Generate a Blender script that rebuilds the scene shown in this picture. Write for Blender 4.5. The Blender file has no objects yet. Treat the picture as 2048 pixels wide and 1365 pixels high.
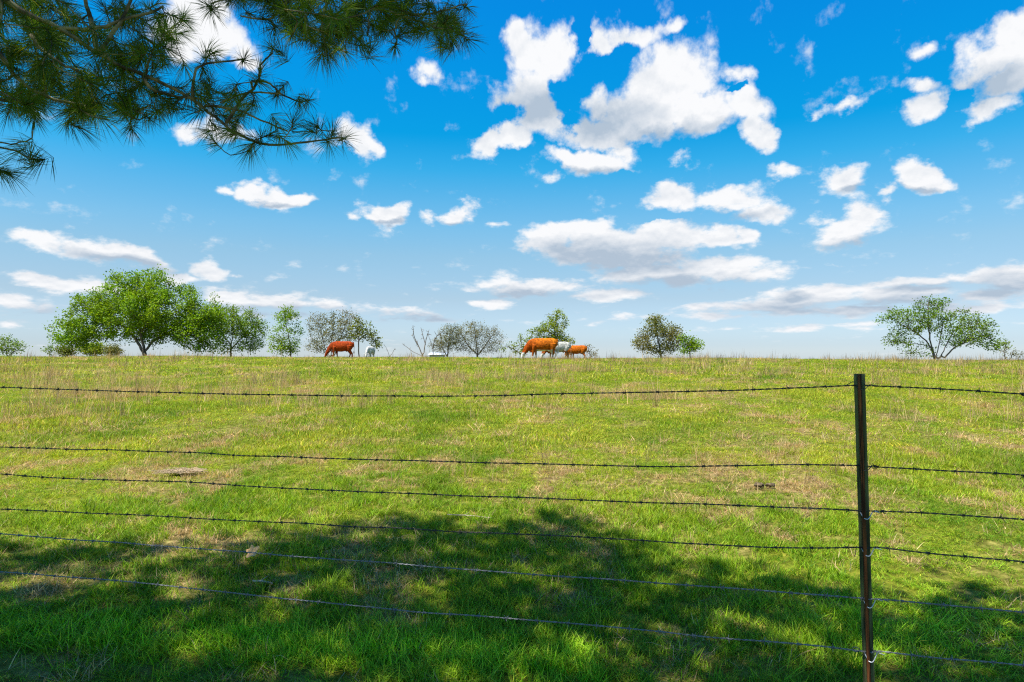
import bpy, math, random
import numpy as np
from mathutils import Vector, Matrix

random.seed(7)
RNG = np.random.default_rng(7)
SC = bpy.context.scene
COL = SC.collection
R = math.radians

# ------------------------------------------------------------------ camera
EYE = np.array([0.0, 0.0, 1.5])
FPX = 1365.0
HORIZON = 718.0
PITCH = math.atan((HORIZON - 682.5) / FPX)
cam_d = bpy.data.cameras.new('camera')
cam_d.sensor_width = 36.0
cam_d.lens = 36.0 * FPX / 2048.0
cam_d.clip_start = 0.05
cam_d.clip_end = 6000
cam = bpy.data.objects.new('camera', cam_d)
cam.location = EYE
cam.rotation_euler = (R(90) + PITCH, 0, 0)
COL.objects.link(cam)
SC.camera = cam


def ray(px, py):
    """direction (forward component = 1) through a point of the picture"""
    u = (px - 1024.0) / FPX
    v = (682.5 - py) / FPX
    c, s = math.cos(PITCH), math.sin(PITCH)
    y = c - v * s
    z = s + v * c
    return np.array([u / y, 1.0, z / y])


def at(px, py, Y):
    return EYE + ray(px, py) * Y


# ------------------------------------------------------------------ sun, sky, exposure
SUN_EL, SUN_AZ = R(66), R(180 + 48)          # azimuth clockwise from +Y (away from the camera)
SUND = np.array([math.sin(SUN_AZ) * math.cos(SUN_EL), math.cos(SUN_AZ) * math.cos(SUN_EL), math.sin(SUN_EL)])
sl = bpy.data.lights.new('sun', 'SUN')
sl.energy = 5.0
sl.angle = R(0.5)
sl.color = (1.0, 0.95, 0.86)
so = bpy.data.objects.new('sun', sl)
so.rotation_euler = Vector(SUND).to_track_quat('Z', 'Y').to_euler()
so.location = (0, -20, 40)
COL.objects.link(so)
SC.view_settings.view_transform = 'Standard'
SC.view_settings.look = 'None'
SC.view_settings.gamma = 1.0
SC.view_settings.exposure = 0.85
EXPO = 2 ** SC.view_settings.exposure


def node(nt, kind, **kw):
    n = nt.nodes.new(kind)
    for k, v in kw.items():
        setattr(n, k, v)
    return n


def math_n(nt, op, a, b=None, c=None, clamp=False):
    n = nt.nodes.new('ShaderNodeMath')
    n.operation = op
    n.use_clamp = clamp
    for i, v in enumerate((a, b, c)):
        if v is None:
            continue
        if isinstance(v, (int, float)):
            n.inputs[i].default_value = v
        else:
            nt.links.new(v, n.inputs[i])
    return n.outputs[0]


def azel(px, py):
    d = ray(px, py)
    return math.atan2(d[0], d[1]), math.asin(d[2] / np.linalg.norm(d))


# clouds: (x, y, rx, ry, rotation deg, strength) as seen from the field, turned into azimuth and elevation
CL = [
    # large cloud, upper middle
    (1090, 110, 95, 95, 0, 1), (1040, 75, 50, 50, 0, 1), (1060, 190, 85, 85, 0, 1), (1095, 240, 80, 55, 0, 1), (1010, 285, 75, 30, -12, 1),
    (1330, 160, 125, 95, 0, 1.05), (1300, 225, 130, 70, 0, 1.05), (1400, 225, 140, 65, 8, 1), (1240, 265, 110, 40, 0, 1), (1205, 205, 45, 40, 0, .75),
    (1480, 215, 85, 55, 20, .9), (1510, 265, 65, 45, 30, .95), (1470, 145, 60, 30, 10, .65), (1170, 265, 90, 38, 0, .9),
    (1260, 75, 80, 40, -8, .75), (1200, 100, 40, 55, 30, .62), (1350, 50, 60, 22, -5, .55), (1180, 60, 20, 35, 10, .5),
    (1180, 325, 110, 38, 5, 1), (1250, 300, 60, 40, 0, .7), (1130, 320, 50, 32, 0, .9), (1362, 320, 40, 25, 10, .55),
    # below it
    (1345, 390, 80, 36, 10, .85), (1450, 392, 100, 34, 0, .9), (1530, 425, 80, 30, 8, .8), (1555, 350, 45, 25, -10, .65),
    (1100, 480, 85, 45, 0, 1), (1200, 475, 120, 50, 0, 1), (1320, 470, 130, 52, 0, 1), (1430, 470, 85, 32, 0, .9), (1220, 512, 200, 42, 3, 1),
    (1300, 545, 160, 34, 0, .9), (1440, 540, 170, 40, 0, 1), (1370, 560, 150, 24, 0, .8), (1500, 475, 40, 28, 0, .75),
    # right
    (1980, 110, 115, 65, -15, 1), (2040, 90, 90, 80, 0, 1.05), (2010, 160, 90, 60, 0, .85), (1985, 215, 70, 42, -5, .85), (1850, 105, 40, 25, 0, .55),
    (1850, 185, 60, 30, 10, .75), (1855, 220, 68, 38, -10, .8), (1700, 215, 60, 20, -25, .5), (1650, 232, 45, 15, -10, .42),
    (1690, 360, 58, 45, 0, .85), (1845, 352, 60, 45, 15, .9), (1885, 365, 45, 28, -20, .65), (1785, 386, 36, 22, 0, .6),
    (1680, 465, 105, 42, -8, .9), (1730, 430, 55, 40, 0, .8), (1650, 435, 50, 22, 0, .6),
    # low bands, right
    (1640, 590, 160, 28, 0, .9), (1780, 590, 200, 24, -2, .85), (1850, 560, 230, 18, -3, .7), (1960, 555, 110, 26, -8, .85), (2040, 560, 120, 40, 0, .95),
    (1990, 590, 130, 22, 0, .85), (1540, 610, 240, 22, 0, .75), (1680, 625, 240, 18, 0, .7), (1950, 615, 200, 16, 0, .7), (1430, 632, 170, 14, 0, .55),
    (1600, 655, 220, 12, 0, .55), (1240, 640, 160, 12, 0, .55),
    # low bands, middle
    (1050, 575, 150, 25, 0, .85), (1210, 590, 100, 19, 0, .8), (985, 612, 62, 17, 0, .75), (900, 625, 60, 10, 0, .4),
    # left
    (90, 480, 105, 26, 5, .8), (170, 495, 95, 38, 12, .9), (250, 510, 105, 36, 14, .9), (310, 530, 50, 20, 20, .6),
    (120, 565, 130, 24, 2, .9), (190, 572, 90, 20, 0, .8), (420, 538, 58, 28, 10, .75), (470, 548, 30, 14, 0, .5), (20, 600, 70, 24, 0, .85), (90, 612, 60, 30, 10, .5), (20, 652, 50, 12, 0, .6),
    (470, 600, 75, 30, 10, .85), (560, 605, 120, 24, 4, .8), (650, 610, 60, 17, 5, .7), (360, 560, 60, 16, 0, .7), (790, 622, 130, 18, 5, .6), (880, 640, 70, 13, 0, .55), (560, 630, 200, 15, 0, .45),
    (500, 385, 60, 28, 0, .85), (555, 395, 70, 26, 5, .85), (605, 398, 45, 20, 0, .8), (450, 382, 34, 18, 0, .55),
    (768, 425, 60, 34, 0, .9), (715, 434, 35, 15, 0, .5), (920, 433, 50, 34, -15, .9), (858, 435, 36, 26, 0, .55), (1000, 450, 34, 14, 0, .4),
    (705, 265, 52, 44, 15, .9), (730, 292, 46, 40, 20, .9), (465, 275, 95, 38, 12, .6), (375, 265, 35, 35, 0, .6), (860, 145, 38, 36, 0, .75), (850, 170, 22, 30, 0, .6),
    (400, 10, 90, 80, 0, 1.05), (430, 60, 85, 60, 0, 1.05), (490, 105, 55, 40, 10, .9), (360, 60, 80, 80, 0, .9),
    (1670, 527, 34, 10, 0, .45), (1105, 360, 28, 20, 0, .45),
]
HOLES = [(1128, 208, 34, 42, 0), (1115, 180, 30, 18, 0), (1190, 135, 26, 30, 20), (1165, 60, 22, 60, 0), (1225, 110, 50, 16, -15), (1475, 178, 16, 6, 0), (1135, 240, 22, 22, 0),
         (1250, 350, 30, 12, 0), (1020, 230, 22, 22, 0), (1320, 430, 60, 8, 0), (1930, 200, 20, 26, 0)]
SHADE = [  # grey undersides
    (1080, 225, 120, 60, 0), (1200, 245, 130, 50, 0), (1330, 270, 160, 26, 0), (1190, 345, 110, 16, 0), (1450, 428, 110, 16, 0), (1690, 490, 90, 16, 0), (920, 452, 40, 10, 0), (770, 445, 50, 8, 0), (550, 408, 90, 10, 0), (1700, 385, 40, 12, 0), (1850, 378, 50, 12, 0), (1210, 520, 230, 45, 2), (1330, 570, 200, 22, 0), (1450, 570, 120, 16, 0), (1980, 170, 120, 50, 0),
    (1600, 622, 260, 28, 0), (2010, 580, 130, 38, 0), (1800, 612, 280, 24, 0), (1580, 600, 60, 18, 0), (1060, 592, 160, 16, 0), (240, 525, 130, 18, 12), (1860, 575, 120, 12, -3),
    (560, 625, 250, 18, 0), (820, 640, 200, 16, 0), (90, 630, 120, 24, 0),
]

world = bpy.data.worlds.new('World')
SC.world = world
world.use_nodes = True
nt = world.node_tree
nt.nodes.clear()
L = nt.links.new
w_out = node(nt, 'ShaderNodeOutputWorld')
bg = node(nt, 'ShaderNodeBackground')
bg.inputs['Strength'].default_value = 0.1
sky = node(nt, 'ShaderNodeTexSky', sky_type='NISHITA')
sky.sun_disc = False
sky.sun_elevation = SUN_EL
sky.sun_rotation = SUN_AZ
sky.air_density = 1.0
sky.dust_density = 0.6
sky.ozone_density = 2.0
tc = node(nt, 'ShaderNodeTexCoord')
sp = node(nt, 'ShaderNodeSeparateXYZ')
L(tc.outputs['Generated'], sp.inputs[0])
az = math_n(nt, 'ARCTAN2', sp.outputs[0], sp.outputs[1])
el = math_n(nt, 'ARCSINE', sp.outputs[2])
elp = math_n(nt, 'MAXIMUM', el, 0.0)
# noise coordinate: flattens toward the horizon as real cloud layers do
lg = math_n(nt, 'LOGARITHM', math_n(nt, 'ADD', elp, 0.07), math.e)
vn = math_n(nt, 'MULTIPLY', lg, 0.42)
ncoord = node(nt, 'ShaderNodeCombineXYZ')
L(az, ncoord.inputs[0]); L(vn, ncoord.inputs[1])
warp = node(nt, 'ShaderNodeTexNoise'); warp.inputs['Scale'].default_value = 15.0; warp.inputs['Detail'].default_value = 5.0; warp.inputs['Roughness'].default_value = 0.6
L(ncoord.outputs[0], warp.inputs['Vector'])
wsub = node(nt, 'ShaderNodeVectorMath', operation='SUBTRACT'); L(warp.outputs['Color'], wsub.inputs[0]); wsub.inputs[1].default_value = (.5, .5, .5)
amp = math_n(nt, 'MULTIPLY', math_n(nt, 'ADD', elp, 0.03), 0.22, clamp=False)
ampc = math_n(nt, 'MINIMUM', amp, 0.062)
wx = node(nt, 'ShaderNodeSeparateXYZ'); L(wsub.outputs[0], wx.inputs[0])
ax = math_n(nt, 'MULTIPLY_ADD', wx.outputs[0], 0.070, az)
ay = math_n(nt, 'MULTIPLY_ADD', wx.outputs[1], ampc, el)
cp = node(nt, 'ShaderNodeCombineXYZ'); L(ax, cp.inputs[0]); L(ay, cp.inputs[1])


def blobs(items, grow):
    acc = None
    for it in items:
        x, y, rx, ry, rot = it[:5]
        s = it[5] if len(it) > 5 else 1.0
        a0, e0 = azel(x, y)
        a1, _ = azel(x + rx, y)
        _, e1 = azel(x, y - ry)
        m = node(nt, 'ShaderNodeMapping', vector_type='TEXTURE')
        m.inputs['Location'].default_value = (a0, e0, 0)
        m.inputs['Rotation'].default_value = (0, 0, R(-rot))
        m.inputs['Scale'].default_value = ((a1 - a0) * grow, (e1 - e0) * grow, 1)
        L(cp.outputs[0], m.inputs['Vector'])
        g = node(nt, 'ShaderNodeTexGradient', gradient_type='SPHERICAL')
        L(m.outputs[0], g.inputs[0])
        o = g.outputs['Fac']
        if acc is None:
            acc = math_n(nt, 'MULTIPLY', o, s)
        else:
            if s != 1.0:
                o = math_n(nt, 'MULTIPLY', o, s)
            n = node(nt, 'ShaderNodeMath', operation='SMOOTH_MAX')
            L(acc, n.inputs[0]); L(o, n.inputs[1]); n.inputs[2].default_value = 0.06
            acc = n.outputs[0]
    return acc


cover = blobs(CL, 1.10)
holes = blobs(HOLES, 1.3)
greyb = blobs(SHADE, 1.25)
cover = math_n(nt, 'MULTIPLY_ADD', holes, -.75, cover)


def fbm(off, scale, detail, rough=0.62):
    mp = node(nt, 'ShaderNodeMapping'); mp.inputs['Location'].default_value = off
    L(ncoord.outputs[0], mp.inputs[0])
    n = node(nt, 'ShaderNodeTexNoise'); n.inputs['Scale'].default_value = scale; n.inputs['Detail'].default_value = detail; n.inputs['Roughness'].default_value = rough
    L(mp.outputs[0], n.inputs['Vector'])
    return n.outputs['Fac']


n1 = fbm((3.1, 0.7, 0), 20.0, 9.0, 0.58)
n1s = fbm((3.1, 0.7 - 0.010, 0), 20.0, 5.0, 0.58)      # same field a little higher: relief lit from above
dens = math_n(nt, 'MULTIPLY_ADD', math_n(nt, 'SUBTRACT', n1, 0.5), 1.4, cover)
mr = node(nt, 'ShaderNodeMapRange', interpolation_type='SMOOTHSTEP')
L(dens, mr.inputs[0]); mr.inputs[1].default_value = 0.125; mr.inputs[2].default_value = 0.52
alpha = math_n(nt, 'MULTIPLY', mr.outputs[0], math_n(nt, 'GREATER_THAN', cover, 0.001))
relief = math_n(nt, 'MULTIPLY', math_n(nt, 'SUBTRACT', n1, n1s), 1.3)
nlow = fbm((7.7, 2.1, 0), 7.0, 3.0)
body = math_n(nt, 'MULTIPLY', math_n(nt, 'SUBTRACT', nlow, 0.52), 1.5)
grey2 = math_n(nt, 'MULTIPLY', math_n(nt, 'ADD', greyb, math_n(nt, 'MULTIPLY', body, 0.55)), 1.35)
litf = math_n(nt, 'SUBTRACT', math_n(nt, 'ADD', relief, 1.0), grey2, clamp=True)
ccol = node(nt, 'ShaderNodeMix', data_type='RGBA')
ccol.inputs['A'].default_value = (4.5, 5.5, 6.7, 1)
ccol.inputs['B'].default_value = (9.6, 9.7, 9.9, 1)
L(litf, ccol.inputs['Factor'])
cmul = node(nt, 'ShaderNodeVectorMath', operation='SCALE'); L(ccol.outputs['Result'], cmul.inputs[0]); cmul.inputs['Scale'].default_value = 1.0 / EXPO
# colour balance of the air with height (saturated deep blue overhead, pale at the horizon)
ramp = node(nt, 'ShaderNodeValToRGB')
rf = math_n(nt, 'MULTIPLY', elp, 1 / R(90))
L(rf, ramp.inputs[0])
SKYTINT = [(0.0, (.80, .92, 1.20)), (0.03, (.606, .728, 1.0)), (0.124, (.615, .668, .75)), (0.213, (.587, .755, .785)), (0.269, (.481, .81, .87)),
           (0.33, (.31, .82, .935)), (0.389, (.12, .82, 1.0)), (0.454, (.012, .76, 1.03)), (0.579, (.008, .77, 1.16)), (0.70, (.01, .75, 1.26)), (0.85, (.05, .74, 1.25)), (1.3, (.40, .84, 1.1)), (2.25, (.60, .88, 1.05))]
SKYTINT = [(p * 40 / 90, c) for p, c in SKYTINT]
er = ramp.color_ramp.elements
for i, (p, c) in enumerate(SKYTINT):
    e = er[i] if i < 2 else er.new(p)
    e.position = p
    e.color = (*c, 1)
smul = node(nt, 'ShaderNodeVectorMath', operation='MULTIPLY'); L(sky.outputs[0], smul.inputs[0]); L(ramp.outputs[0], smul.inputs[1])
smix = node(nt, 'ShaderNodeMix', data_type='RGBA')
L(alpha, smix.inputs['Factor']); L(smul.outputs[0], smix.inputs['A']); L(cmul.outputs[0], smix.inputs['B'])
L(smix.outputs['Result'], bg.inputs['Color'])
L(bg.outputs[0], w_out.inputs[0])
world.cycles.sampling_method = 'MANUAL'
world.cycles.sample_map_resolution = 512
SC.cycles.use_denoising = False
SC.cycles.filter_width = 1.2
SC.cycles.max_bounces = 6
SC.cycles.diffuse_bounces = 3
SC.cycles.transmission_bounces = 4
SC.cycles.transparent_max_bounces = 8


# ------------------------------------------------------------------ helpers
def tag(o, label=None, cat=None, group=None, kind=None):
    for k, v in (('label', label), ('category', cat), ('group', group), ('kind', kind)):
        if v:
            o[k] = v
    return o


def empty(name, loc=(0, 0, 0)):
    o = bpy.data.objects.new(name, None)
    o.location = [float(c) for c in loc]
    o.empty_display_size = 0.2
    COL.objects.link(o)
    return o


def mesh_np(name, V, F, mat, parent=None, smooth=False, col=None, link=True, origin=None):
    """V (n,3), F (m,k) integer array or list of such arrays"""
    me = bpy.data.meshes.new(name)
    V = np.asarray(V, dtype=np.float64)
    if origin is not None:
        V = V - np.asarray(origin)
    Fs = F if isinstance(F, list) else [F]
    Fs = [np.asarray(f, dtype=np.int32) for f in Fs if len(f)]
    me.vertices.add(len(V))
    me.vertices.foreach_set('co', V.astype(np.float32).ravel())
    nl = sum(f.size for f in Fs)
    nf = sum(len(f) for f in Fs)
    me.loops.add(nl)
    me.loops.foreach_set('vertex_index', np.concatenate([f.ravel() for f in Fs]))
    me.polygons.add(nf)
    starts = []
    c = 0
    for f in Fs:
        starts.append(c + np.arange(len(f)) * f.shape[1])
        c += f.size
    me.polygons.foreach_set('loop_start', np.concatenate(starts).astype(np.int32))
    me.update(calc_edges=True)
    if smooth:
        me.polygons.foreach_set('use_smooth', np.ones(nf, dtype=bool))
    if col is not None:
        ca = me.attributes.new('tone', 'FLOAT_COLOR', 'POINT')
        col = np.asarray(col, dtype=np.float32)
        if col.shape[1] == 3:
            col = np.hstack([col, np.ones((len(col), 1), np.float32)])
        ca.data.foreach_set('color', col.ravel())
    me.materials.append(mat)
    o = bpy.data.objects.new(name, me)
    if link:
        COL.objects.link(o)
    if parent is not None:
        o.parent = parent
    return o


def frames(D):
    D = D / np.maximum(np.linalg.norm(D, axis=1, keepdims=True), 1e-9)
    up = np.where(np.abs(D[:, 2:3]) > 0.9, np.array([[1.0, 0, 0]]), np.array([[0, 0, 1.0]]))
    A = np.cross(D, up)
    A /= np.maximum(np.linalg.norm(A, axis=1, keepdims=True), 1e-9)
    return A, np.cross(D, A)


def prisms(P0, P1, r0, r1, k=5):
    """tapered k-sided tubes for many segments at once"""
    P0, P1 = np.asarray(P0, float), np.asarray(P1, float)
    n = len(P0)
    A, B = frames(P1 - P0)
    r0 = np.broadcast_to(np.asarray(r0, float), (n,))
    r1 = np.broadcast_to(np.asarray(r1, float), (n,))
    t = np.arange(k) * 2 * math.pi / k
    ring = A[:, None, :] * np.cos(t)[None, :, None] + B[:, None, :] * np.sin(t)[None, :, None]
    V = np.concatenate([P0[:, None, :] + ring * r0[:, None, None], P1[:, None, :] + ring * r1[:, None, None]], axis=1).reshape(-1, 3)
    base = (np.arange(n) * 2 * k)[:, None, None]
    i = np.arange(k)
    q = np.stack([i, (i + 1) % k, k + (i + 1) % k, k + i], axis=1)[None]
    return V, (q + base).reshape(-1, 4)


def polytube(P, r, k=6, cap=True):
    """one tube along a polyline"""
    P = np.asarray(P, float)
    n = len(P)
    r = np.broadcast_to(np.asarray(r, float), (n,))
    D = np.gradient(P, axis=0)
    D /= np.maximum(np.linalg.norm(D, axis=1, keepdims=True), 1e-9)
    A = np.zeros_like(P)
    a = frames(D[:1])[0][0]
    for i in range(n):
        a = a - D[i] * a.dot(D[i])
        a /= max(np.linalg.norm(a), 1e-9)
        A[i] = a
    B = np.cross(D, A)
    t = np.arange(k) * 2 * math.pi / k
    V = (P[:, None, :] + (A[:, None, :] * np.cos(t)[None, :, None] + B[:, None, :] * np.sin(t)[None, :, None]) * r[:, None, None]).reshape(-1, 3)
    i = np.arange(k)
    q = np.stack([i, (i + 1) % k, k + (i + 1) % k, k + i], axis=1)
    F = (q[None] + (np.arange(n - 1) * k)[:, None, None]).reshape(-1, 4)
    if cap:
        V = np.vstack([V, P[:1] - D[:1] * r[0] * .3, P[-1:] + D[-1:] * r[-1] * .5])
        c0, c1 = n * k, n * k + 1
        tri = np.vstack([np.stack([(i + 1) % k, i, np.full(k, c0)], 1), np.stack([(n - 1) * k + i, (n - 1) * k + (i + 1) % k, np.full(k, c1)], 1)])
        return V, F, tri
    return V, F, np.zeros((0, 3), int)


class Acc:
    def __init__(s):
        s.V, s.Q, s.T, s.C, s.n = [], [], [], [], 0

    def add(s, V, Q=None, T=None, C=None):
        if Q is not None and len(Q):
            s.Q.append(np.asarray(Q) + s.n)
        if T is not None and len(T):
            s.T.append(np.asarray(T) + s.n)
        s.V.append(V)
        if C is not None:
            s.C.append(np.broadcast_to(C, (len(V), 3)))
        s.n += len(V)

    def build(s, name, mat, parent=None, **kw):
        F = ([np.concatenate(s.Q)] if s.Q else []) + ([np.concatenate(s.T)] if s.T else [])
        return mesh_np(name, np.concatenate(s.V), F, mat, parent, col=np.concatenate(s.C) if s.C else None, **kw)


def catmull(P, n):
    P = np.asarray(P, float)
    Q = np.vstack([2 * P[0] - P[1], P, 2 * P[-1] - P[-2]])
    out = []
    m = len(P) - 1
    seg = np.linalg.norm(np.diff(P, axis=0), axis=1)
    tot = max(seg.sum(), 1e-9)
    for i in range(m):
        k = max(1, int(round(n * seg[i] / tot)))
        t = (np.arange(k) / k)[:, None]
        a, b, c, d = Q[i], Q[i + 1], Q[i + 2], Q[i + 3]
        out.append(.5 * ((2 * b) + (-a + c) * t + (2 * a - 5 * b + 4 * c - d) * t ** 2 + (-a + 3 * b - 3 * c + d) * t ** 3))
    out.append(P[-1:])
    return np.vstack(out)


# value noise on the ground plane
_T = np.random.default_rng(11).random((256, 256))


def vn2(x, y, s, seed=0):
    x = np.asarray(x, float) / s + seed * 17.31 + 5000
    y = np.asarray(y, float) / s + seed * 9.77 + 5000
    xi, yi = np.floor(x).astype(int), np.floor(y).astype(int)
    fx, fy = x - xi, y - yi
    fx, fy = fx * fx * (3 - 2 * fx), fy * fy * (3 - 2 * fy)
    g = lambda i, j: _T[i & 255, j & 255]
    return (g(xi, yi) * (1 - fx) + g(xi + 1, yi) * fx) * (1 - fy) + (g(xi, yi + 1) * (1 - fx) + g(xi + 1, yi + 1) * fx) * fy


def fb2(x, y, s, seed=0, o=3):
    v, a, t = 0, 1, 0
    for i in range(o):
        v = v + a * vn2(x, y, s / 2 ** i, seed + i * 3)
        t += a
        a *= .55
    return v / t


def ground_z(x, y):
    x = np.asarray(x, float)
    y = np.asarray(y, float)
    crest = 1.5 + 0.0 - 0.0036 * np.clip(x, -40, 45)
    t = np.clip((y - 1.0) / 45.0, 0, 1)
    z = crest * (1 - (1 - t) ** 1.6)
    b = np.clip(y - 46.0, 0, None)
    z = z - np.where(b < 40, b * b * .0011, 1.76 + (b - 40) * .03)
    z = np.maximum(z, -4.5)
    bump = (fb2(x, y, 2.6, 3, 3) - .5) * .13 * np.clip(1.3 - y / 40, .25, 1) + (fb2(x, y, 9, 5, 2) - .5) * .22 * np.clip((y - 2) / 12, 0, 1) * np.clip((60 - y) / 18, .25, 1)
    return z + bump


def on_ground(px, py):
    dd = ray(px, py)
    yy = np.linspace(2.5, 46, 6000)
    hit = np.nonzero(EYE[2] + dd[2] * yy <= ground_z(dd[0] * yy, yy) + .02)[0]
    Y = yy[hit[0]]
    return np.array([dd[0] * Y, Y, float(ground_z(dd[0] * Y, Y))])


def dryness(x, y):
    """0 lush green ... 1 dry thatch"""
    d = fb2(x * 1.5, y * .75, 1.4, 1, 3) * .5 + fb2(x * 1.3, y * .8, .33, 2, 2) * .5
    band = np.exp(-((y - 6.4) / 1.5) ** 2) * .085 - .085
    near = -.03 * np.clip((5.5 - y) / 2, 0, 1) + .12 * np.exp(-((y - (3.85 - .12 * x)) / .16) ** 2) * (x < -1.2) - .15 * np.exp(-((y - (3.18 - .12 * x)) / .2) ** 2) * (x < .4) - .12 * (y < 3.0)
    return np.clip((d - .47 + band + near) * 2.9 + .42, 0, 1)


def lushness(x, y):
    return np.clip((fb2(x, y, 1.9, 8, 3) - .5) * 3 + .5, 0, 1)


# ------------------------------------------------------------------ materials
MATS = {}


def new_mat(name):
    m = bpy.data.materials.new(name)
    m.use_nodes = True
    nt = m.node_tree
    nt.nodes.clear()
    out = node(nt, 'ShaderNodeOutputMaterial')
    MATS[name] = m
    return m, nt, out


def simple_mat(name, c0, c1, scale=20, rough=.8, metal=0.0, bump=0.0, detail=6, thr=(.35, .65), spec=.4, stretch=(1, 1, 1)):
    m, nt, out = new_mat(name)
    b = node(nt, 'ShaderNodeBsdfPrincipled')
    b.inputs['Roughness'].default_value = rough
    b.inputs['Metallic'].default_value = metal
    b.inputs['Specular IOR Level'].default_value = spec
    t = node(nt, 'ShaderNodeTexCoord')
    mp = node(nt, 'ShaderNodeMapping')
    mp.inputs['Scale'].default_value = stretch
    nt.links.new(t.outputs['Object'], mp.inputs[0])
    n = node(nt, 'ShaderNodeTexNoise')
    n.inputs['Scale'].default_value = scale
    n.inputs['Detail'].default_value = detail
    nt.links.new(mp.outputs[0], n.inputs['Vector'])
    r = node(nt, 'ShaderNodeValToRGB')
    r.color_ramp.elements[0].position = thr[0]
    r.color_ramp.elements[0].color = (*c0, 1)
    r.color_ramp.elements[1].position = thr[1]
    r.color_ramp.elements[1].color = (*c1, 1)
    nt.links.new(n.outputs['Fac'], r.inputs[0])
    nt.links.new(r.outputs[0], b.inputs['Base Color'])
    if bump:
        bp = node(nt, 'ShaderNodeBump')
        bp.inputs['Strength'].default_value = bump
        bp.inputs['Distance'].default_value = .01
        nt.links.new(n.outputs['Fac'], bp.inputs['Height'])
        nt.links.new(bp.outputs[0], b.inputs['Normal'])
    nt.links.new(b.outputs[0], out.inputs[0])
    return m


def leaf_mat(name, base, var=.35, trans=.35, tone=True, inst=False, rough=.55, spec=.25):
    """thin foliage: reflects and lets some light through; 'tone' multiplies the colour leaf by leaf"""
    m, nt, out = new_mat(name)
    lk = nt.links.new
    if inst:
        a = node(nt, 'ShaderNodeAttribute', attribute_type='INSTANCER', attribute_name='tint')
        csrc = a.outputs['Color']
    else:
        c = node(nt, 'ShaderNodeRGB')
        c.outputs[0].default_value = (*base, 1)
        csrc = c.outputs[0]
    if tone:
        t = node(nt, 'ShaderNodeAttribute', attribute_type='GEOMETRY', attribute_name='tone')
        mu = node(nt, 'ShaderNodeVectorMath', operation='MULTIPLY')
        lk(csrc, mu.inputs[0])
        lk(t.outputs['Color'], mu.inputs[1])
        csrc = mu.outputs[0]
    b = node(nt, 'ShaderNodeBsdfPrincipled')
    b.inputs['Roughness'].default_value = rough
    b.inputs['Specular IOR Level'].default_value = spec
    lk(csrc, b.inputs['Base Color'])
    tr = node(nt, 'ShaderNodeBsdfTranslucent')
    g = node(nt, 'ShaderNodeVectorMath', operation='MULTIPLY')
    g.inputs[1].default_value = (1.25, 1.2, .55)
    lk(csrc, g.inputs[0])
    lk(g.outputs[0], tr.inputs['Color'])
    mx = node(nt, 'ShaderNodeMixShader')
    mx.inputs[0].default_value = trans
    lk(b.outputs[0], mx.inputs[1])
    lk(tr.outputs[0], mx.inputs[2])
    lk(mx.outputs[0], out.inputs[0])
    return m


M_grass = leaf_mat('grass_blades', (0, 0, 0), inst=True, trans=.40, rough=.5, spec=.16)
M_bark = simple_mat('grey_brown_bark', (.05, .038, .026), (.16, .13, .095), scale=6, bump=.5, stretch=(1, 1, .3))
M_bark_pale = simple_mat('weathered_bare_wood', (.10, .075, .05), (.24, .19, .14), scale=8, stretch=(1, 1, .3))
M_pinebark = simple_mat('pine_bark', (.045, .035, .018), (.30, .25, .13), scale=16, bump=1.0, thr=(.40, .62))
M_twig = simple_mat('pine_twig', (.05, .045, .02), (.13, .11, .05), scale=30)

# ground sheet
m, nt, out = new_mat('field_soil_and_thatch')
lk = nt.links.new
gb = node(nt, 'ShaderNodeBsdfPrincipled')
gb.inputs['Roughness'].default_value = .95
gb.inputs['Specular IOR Level'].default_value = .1
ta = node(nt, 'ShaderNodeAttribute', attribute_name='tone')
tcg = node(nt, 'ShaderNodeTexCoord')
nz = node(nt, 'ShaderNodeTexNoise')
nz.inputs['Scale'].default_value = 14
nz.inputs['Detail'].default_value = 8
nz.inputs['Roughness'].default_value = .7
lk(tcg.outputs['Object'], nz.inputs['Vector'])
r1 = node(nt, 'ShaderNodeValToRGB')
for i, (p, c) in enumerate([(.3, (.035, .022, .008)), (.48, (.17, .115, .045)), (.66, (.42, .31, .14))]):
    e = r1.color_ramp.elements[i] if i < 2 else r1.color_ramp.elements.new(p)
    e.position = p
    e.color = (*c, 1)
lk(nz.outputs['Fac'], r1.inputs[0])
r2 = node(nt, 'ShaderNodeValToRGB')
for i, (p, c) in enumerate([(.3, (.03, .035, .003)), (.5, (.12, .14, .010)), (.7, (.27, .26, .03))]):
    e = r2.color_ramp.elements[i] if i < 2 else r2.color_ramp.elements.new(p)
    e.position = p
    e.color = (*c, 1)
lk(nz.outputs['Fac'], r2.inputs[0])
gm = node(nt, 'ShaderNodeMix', data_type='RGBA')
sepc = node(nt, 'ShaderNodeSeparateColor')
lk(ta.outputs['Color'], sepc.inputs[0])
lk(sepc.outputs[0], gm.inputs['Factor'])
lk(r2.outputs[0], gm.inputs['A'])
lk(r1.outputs[0], gm.inputs['B'])
lk(gm.outputs['Result'], gb.inputs['Base Color'])
bp = node(nt, 'ShaderNodeBump')
bp.inputs['Strength'].default_value = .8
bp.inputs['Distance'].default_value = .03
lk(nz.outputs['Fac'], bp.inputs['Height'])
lk(bp.outputs[0], gb.inputs['Normal'])
lk(gb.outputs[0], out.inputs[0])
M_ground = m

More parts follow.
